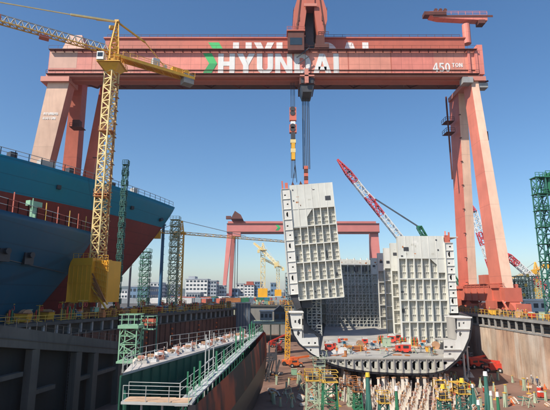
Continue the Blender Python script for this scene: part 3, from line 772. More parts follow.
b=MB()
for s,m in ((2,0),(8,0),(14,1),(20,0),(27,1),(33,0),(39,2),(46,1),(52,1)):
    p=deckB(s*.83,1,.5); b.bar(p,p+Vector((0,0,3.4)),.14,.14,m); b.cut()
p=deckB(31,1,1.0); b.box(p+Vector((0,0,2.6)),(2.6,1,.9),m=2,rz=R(70)); b.box(p+Vector((0,0,1.)),(1.,.5,2),m=2)
b.build_each('staging_post',['rail_yellow','leg_red','light_green'],shB)
b=MB(); 
for s in (38.5,31): 
    p=surfB(s,10.8,1,.1); b.box(p,(1.8,1.2,2.0),rz=R(70)); b.tube(p+Vector((.2,0,.6)),p+Vector((1.2,-.4,.6)),.5,8); b.cut()
for k in range(14): b.bar(surfB(43-k*2.1,10.5-k*.1,1,.12),surfB(43-(k+1)*2.1,10.5-(k+1)*.1,1,.12),.12,.12)
b.build_each('anchor_pocket','black_hull',shB)

# ================================================================== MIDSHIP HULL IN THE DOCK
HY=84.; ZT=-6.3; ZBm=-8.9
hs=thing('hull_section','open cream primed ship hull section under construction standing on keel blocks in the dock','ship hull',(20,HY,FLOOR))
SK=math.tan(R(7))
def hx_(x,Y): return x+SK*(Y-HY)*1.0
outer_px=[(289.5,313),(291,325),(294.5,336),(300,344),(312,353.5),(330,363.5),(350,369),(372,372),(405,373.6),(432,373.5),(446,369.5),(457,360),(464,350),(469,338),(471,325),(471,317)]
OUT=[at(x,y,HY) for x,y in outer_px]
print('hull',OUT[0],OUT[-1],OUT[8])
# shell plating
b=MB()
YE=172.
segs=[HY,92,106,122,135,152,YE]
def topz(Y): return 17.5 if Y>104 else OUT[0].z
def widen(p,Y):
    return Vector((p.x+SK*(Y-HY)+ (4.2*min(1,(Y-HY)/22.) if p.x>30 else 0)*((p.x-30)/6 if p.x>30 else 0),Y,p.z))
for Ya,Yb in zip(segs,segs[1:]):
    for p,q in zip(OUT,OUT[1:]):
        cc=Vector((19,0,2)); off=lambda v: Vector((v.x,0,v.z))+ (Vector((v.x,0,v.z))-cc).normalized()*.3
        P2=[off(p),off(q)]
        f=lambda v,Y: widen(Vector((v.x,Y,v.z)),Y)
        b.hexa([f(p,Ya),f(q,Ya),f(q,Yb),f(p,Yb)],[f(P2[0],Ya),f(P2[1],Ya),f(P2[1],Yb),f(P2[0],Yb)])
b.build('shell_plating','black_hull',hs)
# tank top deck
b=MB(); xl=at(319,357,HY).x; xr=at(457,357,HY).x
b.hexa([Vector((xl,HY+.4,ZT-.25)),Vector((xr,HY+.4,ZT-.25)),Vector((hx_(xr,YE)+1,YE,ZT-.25)),Vector((hx_(xl,YE),YE,ZT-.25))],[Vector((xl,HY,ZT)),Vector((xr,HY,ZT)),Vector((hx_(xr,YE)+1,YE,ZT)),Vector((hx_(xl,YE),YE,ZT))])
b.build('tank_top','primer_grey',hs)
# double bottom web frame : strips + webs with lightening holes (real openings)
def zout(x):
    for p,q in zip(OUT,OUT[1:]):
        if p.x<=x<=q.x and q.x>p.x: return p.z+(q.z-p.z)*(x-p.x)/(q.x-p.x)
    return OUT[-1].z
b=MB()
XA,XBm=at(320,357,HY).x,at(442,357,HY).x
n=15; dx=(XBm-XA)/n
for k in range(n):
    x0=XA+k*dx; x1=x0+dx; zb0_=zout(x0+.01)+.06; zb1_=zout(x1-.01)+.06
    y0,y1=HY-.02,HY+.14
    b.b2((x0,y0,ZT-.62),(x1,y1,ZT-.26),0)                                  # upper strip
    b.prism([(x0,y0,zb0_),(x1,y0,zb1_),(x1,y0,zb1_+.55),(x0,y0,zb0_+.55)],(0,.16,0),0)   # lower strip
    b.prism([(x0,y0,zb0_+.5),(x0+dx*.30,y0,zb0_+.5),(x0+dx*.30,y0,ZT-.62),(x0,y0,ZT-.62)],(0,.16,0),0); b.prism([(x0+dx*.3,y0,zb0_+.5),(x0+dx*.45,y0,zb0_+.5),(x0+dx*.3,y0,zb0_+1.0)],(0,.16,0),0)
    b.prism([(x1-dx*.36,y0,zb1_+.5),(x1,y0,zb1_+.5),(x1,y0,ZT-.62),(x1-dx*.30,y0,ZT-.62)],(0,.16,0),0); b.prism([(x0+dx*.3,y0,ZT-.62),(x0+dx*.3,y0,ZT-.9),(x0+dx*.5,y0,ZT-.62)],(0,.16,0),0)
    b.b2((x1-.08,HY-.35,zb1_+.1),(x1+.08,HY-.03,ZT-.3),1)                  # flat bar stiffener
    b.b2((x0+dx*.5,HY+1.2,zb0_),(x0+dx*.6,HY+1.5,ZT-.26),0)
    if k%2: b.tube((x0+dx*.55,HY-.3,ZT-.42),(x0+dx*.55,HY-.03,ZT-.42),.1,6,m=1)
b.b2((XA-.2,HY-.28,ZT-.26),(XBm+2,HY-.003,ZT+.02),1)
b.b2((XA,HY+5.5,ZBm+.3),(XBm,HY+5.7,ZT-.26),2)
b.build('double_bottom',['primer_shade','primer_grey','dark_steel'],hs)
# side tank plates with portholes-like openings. outline built from strips in x
def plate(b,poly,Y,holes,th=.16,m=0,md=1):
    """poly: convexish outline in (x,z); holes: rounded rectangles cut as recesses in real plate: built by scan strips"""
    xs=[p[0] for p in poly]; zs=[p[1] for p in poly]
    nx=int((max(xs)-min(xs))/.16)+1; x0=min(xs)
    def inside_z(x):
        r_=[]
        for (ax,az),(bx,bz) in zip(poly,poly[1:]+poly[:1]):
            if (ax-x)*(bx-x)<0 : r_.append(az+(bz-az)*(x-ax)/(bx-ax))
        r_.sort(); return r_
    bx=sorted(set([round(v,4) for v in xs]+[x0+i*.16 for i in range(nx)]+[max(xs)]))
    for xa,xb_ in zip(bx,bx[1:]):
        if xb_-xa<.004: continue
        e_=1e-4; za,zb_=inside_z(xa+e_),inside_z(xb_-e_)
        if len(za)<2 or len(zb_)<2: continue
        xm=(xa+xb_)/2; cuts=[]
        for (hx0,hz0,hw,hh) in holes:
            if abs(xm-hx0)<hw/2:
                e=math.sqrt(max(0,1-(abs(xm-hx0)/(hw/2))**4)); cuts.append((hz0-hh/2*e,hz0+hh/2*e))
        cuts.sort(); lo=(za[0],zb_[0])
        for a,d in cuts:
            if a>max(lo): b.prism([(xa,Y,lo[0]),(xb_,Y,lo[1]),(xb_,Y,a),(xa,Y,a)],(0,th,0),m)
            lo=(max(lo[0],d),max(lo[1],d))
        b.prism([(xa,Y,lo[0]),(xb_,Y,lo[1]),(xb_,Y,max(zb_[-1],lo[1])),(xa,Y,max(za[-1],lo[0]))],(0,th,0),m)
b=MB()
P=lambda x,y: (at(x,y,HY).x,at(x,y,HY).z)
H_=lambda x,y,w_,h_: (P(x,y)[0],P(x,y)[1],w_,h_)
Lp=[P(x,y) for x,y in ((290,313),(301.8,313),(301.8,338),(318,338),(319.5,357),(322,358),(322,361),(312,353.5),(300,343.5),(294.5,335),(291.5,325))]
plate(b,Lp,HY,[H_(295.5,321.5,.32,.5),H_(299.5,321.5,.42,1.0),H_(298.5,333,.36,1.0),H_(309,343,.28,.36),H_(315,343,.28,.36),H_(310.5,350,.3,.4)])
bL=b; b=MB(); bR=b
Rp=[P(x,y) for x,y in ((471,318),(457,318),(457,340),(444,340),(444,357),(444,371),(446,368.5),(456.5,359.5),(463.5,349.5),(468.5,338),(470.5,326))]
plate(b,Rp,HY,[H_(459.5,324.5,.36,.8),H_(464,323,.3,.4),H_(460.5,334,.36,.9),H_(446,347,.5,.4),H_(452,347,.5,.4),H_(450,354,.5,.35),H_(445,363,.9,.5)])
bL.b2((P(290,313)[0]-.15,HY-.3,P(290,313)[1]),(P(303.5,313)[0],HY+4,P(290,312.2)[1]+.1),0)
bL.b2((P(303.2,338)[0],HY+.17,P(303,338)[1]-.15),(P(319.5,338)[0],HY+9,P(303,338)[1]),1); 
bL.b2((P(303,313)[0]-.1,HY+.17,P(303,340)[1]),(P(303,313)[0]+.05,HY+7,P(303,313)[1]),1)
b.b2((P(455,318)[0]-.15,HY-.3,P(455,318)[1]),(P(471.4,318)[0],HY+5,P(455,317.3)[1]+.1),0)
b.b2((P(455,318)[0]-.1,HY+.17,P(455,340)[1]),(P(455,318)[0]+.06,HY+4,P(455,318)[1]),1)
b.b2((P(441,340)[0],HY+.17,P(441,340)[1]-.15),(P(455,340)[0],HY+4,P(441,340)[1]),1)
bL.b2((P(319,338)[0]-.1,HY+.17,P(319,357)[1]),(P(319,338)[0]+.05,HY+9,P(319,338)[1]),1)
for px,py in ((303,330),(455,330),(303,325)):
    (bR if px>400 else bL).b2((P(px,py)[0]-.15,HY-.3,P(px,py)[1]),(P(px,py)[0]+.05,HY-.003,P(px,py)[1]+2),1)
for (x0,y0,x1) in ((290.5,329,303),(455,329.5,470),(303,346,319),(441,350,461)):
    (bR if x0>400 else bL).b2((P(x0,y0)[0],HY-.25,P(x0,y0)[1]),(P(x1,y0)[0],HY-.002,P(x0,y0)[1]+.12),1)
bL.build('side_frame',['primer_white','primer_grey'],hs); b.build('side_frame',['primer_white','primer_grey'],hs)

# stiffened bulkhead panels
def bulkhead(b,x0,x1,Y,z0,z1,flat,ncol,rows,diag=None,ms=(0,1,2),win=None,depth=.85,fine=2,mirror=False):
    """panel facing -Y: rear plate, upright webs, horizontal girders, flat plated top"""
    zf=z1-flat; w_=(x1-x0)
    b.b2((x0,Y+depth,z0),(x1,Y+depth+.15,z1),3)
    if flat>0:
        ztop=zf
        cw=w_/ncol
        b.b2((x0,Y,zf),(x1,Y+.14,z1),ms[0])
        b.b2((x0,Y+.14,zf),(x1,Y+depth,zf+.15),ms[1]); b.b2((x0,Y+.141,z1-.15),(x1,Y+depth,z1),ms[0])
        for k in range(ncol+1): b.b2((x0+k*cw-.05,Y-.05,zf),(x0+k*cw+.05,Y-.002,z1),ms[1])
    if diag:  # solid triangle gusset + solid column block at the corner (dcols wide)
        dc,dh=diag; cw=w_/ncol
        if not mirror:
            xa=x1-dc*cw; b.b2((xa+cw,Y,zf-dh),(x1,Y+.14,zf-.002),ms[0]); b.prism([(xa+.05,Y,zf-.002),(xa+cw,Y,zf-.002),(xa+cw,Y,zf-dh*.5)],(0,.14,0),ms[0])
        else:
            xa=x0+dc*cw; b.b2((x0,Y,zf-dh),(xa-cw,Y+.14,zf-.002),ms[0]); b.prism([(xa-cw,Y,zf-dh*.5),(xa-cw,Y,zf-.002),(xa-.05,Y,zf-.002)],(0,.14,0),ms[0])
    cw=w_/ncol
    for k in range(ncol+1):
        xx=x0+k*cw; b.b2((xx-.09,Y+.03,z0),(xx+.09,Y+depth,zf),ms[0]); b.b2((xx-.13,Y-.06,z0),(xx+.13,Y+.02,zf),ms[0])
    rh=(zf-z0)/rows
    for r in range(rows+1):
        zz_=z0+r*rh; b.b2((x0,Y+.05,zz_-.08),(x1,Y+depth,zz_+.08),ms[1]); b.b2((x0,Y-.08,zz_-.15),(x1,Y-.0605,zz_+.15),ms[0])
        if r<rows:
            for j in range(fine):
                z_=zz_+rh*(j+1)/(fine+1); b.b2((x0,Y+depth-.3,z_-.04),(x1,Y+depth-.002,z_+.04),ms[1])
    rnd=random.Random(int(x0*10)+int(Y))
    for k in range(ncol):
        xm=x0+(k+.5)*cw; b.b2((xm-.04,Y+depth-.25,z0),(xm+.04,Y+depth-.003,zf),ms[1])
        for r in range(rows):
            # openings / manholes and brackets
            zz_=z0+r*rh
            b.b2((x0+(k+.28)*cw-.03,Y+depth-.18,zz_),(x0+(k+.28)*cw+.03,Y+depth-.003,zz_+rh),ms[1]); b.b2((x0+(k+.74)*cw-.03,Y+depth-.18,zz_),(x0+(k+.74)*cw+.03,Y+depth-.003,zz_+rh),ms[1])
            if rnd.random()<.22:
                b.b2((x0+k*cw+.35+rnd.random()*.5,Y+depth-.31,zz_+.6+rnd.random()*1.5),(x0+k*cw+.35+.35+rnd.random()*.5,Y+depth-.28,zz_+1.4+rnd.random()*1.5),ms[2])
    for q_ in range(int(w_*(z1-z0)/14)):       # primer patches and scorch marks, each at its own place
        if flat>0 and rnd.random()<.55: xx=x0+.4+rnd.random()*(w_-2); zz_=zf+.3+rnd.random()*(flat-1.2); yy=Y-.0035
        else: xx=x0+.4+rnd.random()*(w_-1.4); zz_=z0+rnd.random()*(zf-z0-1); yy=Y+depth-.0035
        if flat<=0: continue
        ww=.15+rnd.random()*.7; hh=.1+rnd.random()*.5
        b.b2((xx,yy,zz_),(xx+ww,yy+.003,zz_+hh),rnd.choice((1,3,3,4)))
    if win:
        for (wx,wz,ww,wh) in win: b.b2((wx-ww/2,Y-.06,wz-wh/2),(wx+ww/2,Y-.055,wz+wh/2),ms[2]); 
PX=lambda px,Y: at(px,290,Y).x
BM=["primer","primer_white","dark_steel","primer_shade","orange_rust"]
BHY=106.
x0,x1=PX(400,BHY),PX(447,BHY); ztop=at(420,236,BHY).z
b=MB(); zf_=at(420,258,BHY).z
bulkhead(b,x0,x1,BHY,ZT,ztop,ztop-zf_,6,4,diag=(2,3.4),win=[(at(406,249,BHY).x,at(406,249,BHY).z,1.2,.9),(at(436,240,BHY).x,at(436,240,BHY).z,.35,.35),(at(438,250,BHY).x,at(438,250,BHY).z,.35,.35),(at(402,258,BHY).x,at(402,256,BHY).z,.5,.3)])
b.b2((x0+6,BHY+1.36,ZT),(x0+6.2,121,ztop-1)); b.b2((x0+5,BHY+1.35,ztop-.2),(x1+4,121,ztop-.003))
b.build('bulkhead',BM,hs)
# wing tank next to it
b=MB(); wx1=PX(455.5,BHY)
def wing(b,x0,x1,Y,z0,z1,n,seed=0,depth=1.4,left=False):
    h_=(z1-z0)/n
    rnd=random.Random(seed)
    holes=[]
    for k in range(n):
        zc=z0+h_*(k+.5)
        if k%3==1: holes.append(((x0+x1)/2,zc,.45,1.3))
        elif k%3==2: holes.append(((x0+x1)/2+.3,zc,.4,.4)); 
        else: holes.append(((x0+x1)/2-.2,zc-.3,.4,.4))
    plate(b,[(x0,z0),(x1,z0),(x1,z1),(x0,z1)],Y,holes,.14,1)
    b.b2((x0,Y+depth,z0),(x1,Y+depth+.1,z1),2)
    for k in range(n+1): b.b2((x0,Y-.2,z0+h_*k-.05),(x1,Y-.002,z0+h_*k+.05),0); b.b2((x0,Y+.141,z0+h_*k-.06),(x1,Y+depth-.002,z0+h_*k+.06),1)
    b.b2((x0-.08,Y-.25,z0),(x0,Y+depth+6,z1),0); b.b2((x1,Y-.1,z0),(x1+.1,Y+depth+8,z1),1)
wing(b,x1+.12,wx1,BHY-.3,P(455,318)[1],at(450,243,BHY).z,9,1)
b.b2((x1+.3,BHY,at(450,243,BHY).z),(wx1-.4,BHY+.3,ztop+.2),3); b.bar((x1+.5,BHY,ztop),(x1+.9,BHY+1,ztop+1.2),.3,.3,3); b.bar((wx1-.6,BHY,ztop-1),(wx1-.6,BHY,ztop+.9),.3,.3,3)
b.build('wing_tank',['primer','primer_white','dark_steel','leg_red'],hs)
# stepped further bulkheads
for (pl,pr_,pt,Y,nc) in ((392.5,401,243,122,1),(385.5,394,248,135,1),(379,387,253,152,1),(372,380,258,170,1)):
    b=MB(); xa,xb_=PX(pl,Y),PX(pr_,Y)+6; zt_=at(390,pt,Y).z
    bulkhead(b,xa,xb_,Y,ZT,zt_,(zt_-ZT)*(.24 if Y>122 else .30),4,5,win=[(xa+1.1,zt_-3.0 if Y!=135 else zt_-4.2,1.0,.8)])
    b.build('bulkhead',BM,hs)
# cross bulkhead at the far end
YT=174.
b=MB(); xa,xb_=PX(300,YT),PX(376,YT); zt_=at(350,260,YT).z
bulkhead(b,xa,xb_,YT,ZT,zt_,1.8,11,6,fine=2,depth=1.6)
bulkhead(b,xa+4,xb_-6,YT+8,ZT,zt_+.9,1.6,8,6,depth=1.6)
for k in range(13): 
    if k%3!=2: b.b2((PX(337+k*2.9,YT),YT-.07,zt_-4.4),(PX(337+k*2.9+1.6,YT),YT-.062,zt_-2.6),2)
for k in range(9): b.tube((xa+8+k*2.6,YT+.6,zt_),(xa+8+k*2.6,YT+.6,zt_+.8),.25,6,m=0)
b.build('cross_bulkhead',BM,hs)
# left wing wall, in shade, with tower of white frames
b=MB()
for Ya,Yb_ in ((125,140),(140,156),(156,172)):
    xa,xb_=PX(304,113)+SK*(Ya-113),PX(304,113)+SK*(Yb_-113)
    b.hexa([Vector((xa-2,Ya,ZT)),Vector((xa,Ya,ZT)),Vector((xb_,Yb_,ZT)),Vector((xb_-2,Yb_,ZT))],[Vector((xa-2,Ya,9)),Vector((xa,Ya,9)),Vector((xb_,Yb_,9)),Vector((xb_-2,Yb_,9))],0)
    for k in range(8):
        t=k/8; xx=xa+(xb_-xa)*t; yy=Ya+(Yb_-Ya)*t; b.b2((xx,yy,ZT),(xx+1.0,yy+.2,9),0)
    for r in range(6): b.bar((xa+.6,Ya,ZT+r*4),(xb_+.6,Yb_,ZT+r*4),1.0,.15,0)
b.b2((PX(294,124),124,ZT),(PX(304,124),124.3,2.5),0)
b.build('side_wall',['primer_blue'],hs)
# scaffold inside
def scaffold(b,x0,x1,y0,y1,z0,z1,nx,nz,r=.09,m=0,deck=True,md=None):
    for i in range(nx+1):
        x=x0+(x1-x0)*i/nx
        for y in(y0,y1): b.bar((x,y,z0),(x,y,z1),r,r,m)
        for k in range(1,nz+1):
            z=z0+(z1-z0)*k/nz; b.bar((x,y0,z),(x,y1,z),r,r,m)
    for k in range(1,nz+1):
        z=z0+(z1-z0)*k/nz; 
        for y in(y0,y1): b.bar((x0,y,z),(x1,y,z),r,r,m)
        for y in(y0,): b.bar((x0,y,z-.5*(z1-z0)/nz),(x1,y,z-.5*(z1-z0)/nz),r*.8,r*.8,m)
        if deck: b.b2((x0,y0+.1,z-.08),(x1,y1-.1,z-.03),m if md is None else md)
        for i in range(nx):
            if (i+k)%2: 
                xa=x0+(x1-x0)*i/nx; xb_=x0+(x1-x0)*(i+1)/nx; b.bar((xa,y0,z-(z1-z0)/nz),(xb_,y0,z),r*.8,r*.8,m)
sc=thing('scaffold_tower','pale scaffold tower standing inside the open hull below the hanging block','scaffold',(PX(317,104),104,ZT))
b=MB(); scaffold(b,PX(307,124),PX(321,124),124,126.5,ZT,5.5,3,8,.15); b.build('tube_frame','pale_steel',sc)
sc=thing('scaffold_tower','long blue grey scaffold along the shaded far bulkhead inside the hull','scaffold',(PX(350,160),160,ZT))
b=MB(); scaffold(b,PX(326,160),PX(384,160),160,162,ZT,11.5,16,9,.15); b.build('tube_frame','pale_steel',sc)

# ================================================================== SUSPENDED BLOCK
sb=thing('ship_block','tall cream steel ship block hanging on ropes from the gantry crane, slightly tilted','ship block',(0,0,0))
Yb_=120.
cxb=at(311,240,Yb_)
w_=at(338,240,Yb_).x-at(294,240,Yb_).x
zlo,zhi=at(311,299,Yb_).z,at(311,184,Yb_).z
print('block',w_,zlo,zhi)
b=MB(); X0=at(294,240,Yb_).x-cxb.x; X1=X0+w_; Zh=(zhi-zlo)/2; zc0=(zhi+zlo)/2
fl=(at(311,184,Yb_).z-at(311,208,Yb_).z)
bulkhead(b,X0,X1,0,-Zh,Zh,fl,6,5,diag=(3,5.2),mirror=True,win=[(X1-1.6,Zh-4.3,1.5,1.2),(X0+.8,Zh-1.4,.35,.35),(X0+.8,Zh-4.4,.35,.35)],depth=1.0,fine=3)
b.b2((X0,1.66,-Zh),(X0+.15,8,Zh-1)); b.b2((X1-.15,1.66,-Zh+5),(X1,5,Zh)); b.b2((X0+.16,1.66,Zh-.2),(X1-.16,5,Zh-.003))
pan=b.build('bulkhead',BM,sb,org=(0,0,0))
b=MB(); xw0=at(285.5,240,Yb_).x-cxb.x
wing(b,xw0,X0-.12,-.3,-Zh+1.6,Zh-1.0,10,4,left=True)
b.b2((xw0+.2,0,Zh-1),(xw0+.6,.5,Zh+1.4),3); b.b2((xw0+1.1,0,Zh-1),(xw0+1.9,.6,Zh+.8),3)
wg=b.build('wing_tank',['primer','primer_white','dark_steel','leg_red'],sb,org=(0,0,0))
b=MB(); b.prism([(xw0+.1,0,-Zh+1.6),(X0-.1,0,-Zh+1.6),(X0+.6,0,-Zh-3.4),(xw0+1.5,0,-Zh-2.4)],(0,6,0),0); b.b2((X0+.62,1.7,-Zh-2.2),(X0+3.4,6,-Zh-.02),0)
b.b2((xw0+1.8,-.3,-Zh-6.5),(xw0+2.6,.5,-Zh-3.45),1)
bk=b.build('lower_bracket',['dark_steel','primer_white'],sb,org=(0,0,0))
b=MB()
for x in (X0+1.0,X0+3.2): b.prism([(x-.5,.5,Zh),(x+.5,.5,Zh),(x,.5,Zh+1.2)],(0,.3,0),0)
for dx in (-.6,.6): b.tube((X0+1.6+dx,.6,Zh+.8),(X0+2.2,.9,Zh+6.0),.09,5,m=1)
lg=b.build('lifting_lug',['dark_rust','cable'],sb,org=(0,0,0))
sb.location=(cxb.x,Yb_,zc0); sb.rotation_euler=(0,R(-4.4),0)
# ================================================================== OPEN HULL IN THE LEFT FOREGROUND
ves=thing('barge_hull','open green barge hull with railed walkways and a rusty black side in the left foreground','barge',(-8,60,FLOOR))
N0=atz(123,373,-1.9); F0=atz(257,335,-1.9); dirv=(F0-N0).normalized(); lf=Vector((-dirv.y,dirv.x,0))
W0=atz(121,400,-3.0); W1=atz(192,402,-3.0); E1=atz(264,331,-1.7)
b=MB()
D0,D1=atz(134,361,-1.85),F0+lf*1.8+Vector((0,0,.1))
b.hexa([N0-Vector((0,0,.22)),F0-Vector((0,0,.22)),D1-Vector((0,0,.22)),D0-Vector((0,0,.22))],[N0,F0,D1,D0]); b.build('side_deck','deck_plate',ves)
b=MB()
def vwall(b,p,q,zlo,th=.15,m=0,nrm=None):
    d=(q-p); d.z=0; d.normalize(); n_=Vector((-d.y,d.x,0))*th
    b.hexa([gp(p,zlo),gp(q,zlo),gp(q+n_,zlo),gp(p+n_,zlo)],[p,q,q+n_,p+n_],m)
vwall(b,N0+lf*.15-Vector((0,0,.23)),F0+lf*.15-Vector((0,0,.23)),-9)
for k in range(22):
    p=N0.lerp(F0,k/22.)+lf*.14; b.bar(gp(p,-9),p-Vector((0,0,.3)),.14,.5)
b.bar(N0+Vector((0,0,-2.6))-lf*.02,F0+Vector((0,0,-2.2))-lf*.02,.3,.2)
b.build('inner_wall','hold_green',ves)
b=MB(); vwall(b,D0,D1,FLOOR+.6); b.quad([gp(N0,-8.2),gp(W0,-8.2),gp(W1,-8.2),gp(E1,-7),gp(F0,-7)]); 
vwall(b,gp(W0,-3.3)+Vector((0,1.4,0)),gp(N0,-3.3)+Vector((.3,0,0)),-9)
b.build('hold_floor','hold_green',ves)
# right side shell, sloping
b=MB(); n=16
top=[W1.lerp(E1,k/n)+Vector((.55*math.sin(math.pi*k/n)+.25,0,-.2)) for k in range(n+1)]
lev=[0,.18,.4,.7,1.0]
grid=[]
for k,p in enumerate(top):
    grid.append([Vector((p.x+ (0.5*math.sin(math.pi*f)-.5*f)*(1),p.y,p.z+(FLOOR+.8-p.z)*f)) for f in lev])
for k in range(n):
    for j in range(4):
        m=0 if j<2 else 1
        b.quad([grid[k][j],grid[k+1][j],grid[k+1][j+1],grid[k][j+1]],m)
b.quad([grid[0][j] for j in range(5)]+[gp(W1,FLOOR+.8)+Vector((-.3,0,0)),W1-Vector((.3,0,.2))],0)
b.quad([grid[n][j] for j in range(5)]+[gp(D1,FLOOR+.8),D1-Vector((0,0,.25))],0)
b.build('side_shell',['side_hull','black_hull'],ves)
b=MB()
b.hexa([W0-Vector((0,0,.3)),W1-Vector((0,0,.3)),W1+Vector((0,1.5,-.3)),W0+Vector((0,1.5,-.3))],[W0-Vector((0,0,.12)),W1-Vector((0,0,.12)),W1+Vector((0,1.5,-.12)),W0+Vector((0,1.5,-.12))],0)
for k in range(4):
    a=W0.lerp(W1,(k+.28)/4.4); b.box(a+Vector((.5,.75,-.07)),(1.25,1.3,.08),m=1)
for k in range(3): b.tube(W0+Vector((1.5+k*1.6,.3,-.31)),W0+Vector((1.5+k*1.6,.3,-6)),.09,6,m=0)
b.b2((W0.x,W0.y+.2,-9),(W1.x,W0.y+.35,-3.9),2)
b.hexa([W1-Vector((.2,0,.3)),E1-Vector((.2,0,.3)),E1-Vector((1.1,0,.3)),W1-Vector((1.3,0,.3))],[W1-Vector((.2,0,.14)),E1-Vector((.2,0,.14)),E1-Vector((1.1,0,.14)),W1-Vector((1.3,0,.14))],0)
b.build('walkway',['rail_grey','plank','shaded_concrete'],ves)
b=MB()
for k in range(26):
    p=W1.lerp(E1,(k+.5)/26)+Vector((-1.2,.2,-.4)); b.bar(p,p+Vector((-.9,.8,-1.9)),.1,.1); b.bar(p,p+Vector((0,0,-1.9)),.08,.08)
b.bar(W1+Vector((-1.2,.2,-2.3)),E1+Vector((-1.2,.2,-2.3)),.12,.3)
b.build('walkway_bracket','hold_green',ves)
b=MB()
rail(b,W0+Vector((.1,.05,-.1)),W1+Vector((0,.05,-.1)),1.15,1.7,.042,0); rail(b,W0+Vector((.1,1.45,-.1)),W1+Vector((-1.2,1.45,-.1)),1.15,2.6,.045,0)
rail(b,W1+Vector((-.25,0,-.1)),E1+Vector((-.25,0,-.1)),1.15,2.0,.042,1); rail(b,W1+Vector((-1.25,1.5,-.1)),E1+Vector((-1.1,0,-.1)),1.15,3.0,.042,0)
rail(b,N0+lf*.1,N0.lerp(F0,.16)+lf*.1,1.25,1.5,.042,0); rail(b,D0,D0.lerp(D1,.2),1.25,2.0,.042,0); rail(b,N0,D0,1.25,1.8,.042,0)
rail(b,N0.lerp(F0,.3)+lf*1.2,F0+lf*.2,1.1,2.6,.042,0); rail(b,D0.lerp(D1,.22)+Vector((0,0,.8)),D1+Vector((0,0,.2)),1.1,2.2,.042,0)
b.build('railing',['rail_grey','light_green'],ves)
b=MB()
for t,h,m,lowr in ((.12,2.2,0,.6),(.16,4.8,1,2),(.19,5.0,1,2),(.23,4.6,1,2),(.26,2.2,0,1),(.34,1.8,0,1),(.5,2.4,0,1.),(.57,3.4,0,1.5),(.62,2.8,0,1.2),(.75,2.8,0,1.2),(.8,3.0,0,1.2),(.86,2.4,0,1)):
    p=W1.lerp(E1,t); b.bar(p+Vector((-.9,0,-lowr)),p+Vector((-.9,0,h-lowr*.4)),.09 if m else .18,.09 if m else .18,m); b.cut()
for z in (.2,1.4,2.6): b.bar(W1.lerp(E1,.16)+Vector((-.9,0,z)),W1.lerp(E1,.23)+Vector((-.9,0,z)),.1,.1,1)
for t in (.04,.08): 
    p=W1.lerp(E1,t); b.cut(); b.bar(p+Vector((-.9,0,0)),p+Vector((-.9,0,1.8)),.12,.12,0)
b.build_each('staging_post',['mid_green','rail_grey'],ves)
# things lying on the barge deck
rnd=random.Random(11)
for i in range(22):
    t=.14+i*.0375; p=N0.lerp(F0,t)+lf*(1.3+rnd.random()*.9)
    q=MB()
    for k in range(4): q.box((0+(k-1.5)*.34,0,.16+.0*k),(.28,1.5-rnd.random()*.5,.30),rz=0)
    q.box((0,.4,.40),(1.3,.2,.16)); q.box((.0,-.4,.40),(1.2,.2,.16)); q.box((.1,.1,.6),(.8,.6,.22),m=1); q.bar((.5,.5,.3),(.5,.5,1.2),.06,.06,0)
    mt=[['block_white','salmon_block'],['white_paint','timber'],['salmon_block','white_paint']][i%3]
    o=q.build('steel_pallet',mt,org=(0,0,0)); o.location=p+Vector((0,0,.005)); o.rotation_euler=(0,0,-angL+rnd.uniform(-.3,.3))
    tag(o,'pallet of pale steel pieces stacked on the long deck of the green barge','pallet','pallets of steel pieces on the barge deck')

# green staging tower left of the barge
gt=thing('staging_tower','light green braced staging tower with a railed top standing left of the green barge','staging tower',(at(131,330,60).x,60,FLOOR))
gx=at(131,330,60).x
b=MB(); zt_=at(131,327,60).z; zp_=at(131,362,60).z
b.box((gx,60,(FLOOR+zp_)/2),(1.5,1.5,zp_-FLOOR)); b.build('pier','shaded_concrete',gt); b=MB(); b.box((gx,60,zp_+.12),(2.5,2.5,.24))
b.lattice((gx,60,zp_+.2),(gx,60,zt_),2.1,4,.13,up=(0,1,0)); b.build('tower_frame','light_green',gt)
b=MB(); b.box((gx,60,zt_+.1),(2.6,2.6,.4)); 
for s in((-1,-1,1,-1),(1,-1,1,1),(-1,-1,-1,1),(-1,1,1,1)): rail(b,(gx+s[0]*1.25,60+s[1]*1.25,zt_+.3),(gx+s[2]*1.25,60+s[3]*1.25,zt_+.3),1.3,1.2,.09)
b.build('top_platform','light_green',gt)
gt=thing('work_cage','small red and white railed work cage hung beside the light green staging tower','work cage',(at(149,325,62).x,62,-2))
gx=at(149,323,62).x; z_=at(149,329,62).z
b=MB(); b.box((gx,62,z_),(1.7,1.4,.12)); b.box((gx,62,z_+.9),(1.7,.06,.9),m=1)
for s in((-1,-1,1,-1),(1,-1,1,1),(-1,-1,-1,1)): rail(b,(gx+s[0]*.85,62+s[1]*.7,z_),(gx+s[2]*.85,62+s[3]*.7,z_),1.7,.85,.09,0)
b.bar((gx+.9,62.7,z_-9.5),(gx+.9,62.7,z_+1.7),.14,.14,2); b.bar((gx-.9,62.7,z_-9.5),(gx-.9,62.7,z_),.14,.14,2)
b.build('cage_frame',['light_green','leg_red','teal_green'],gt)

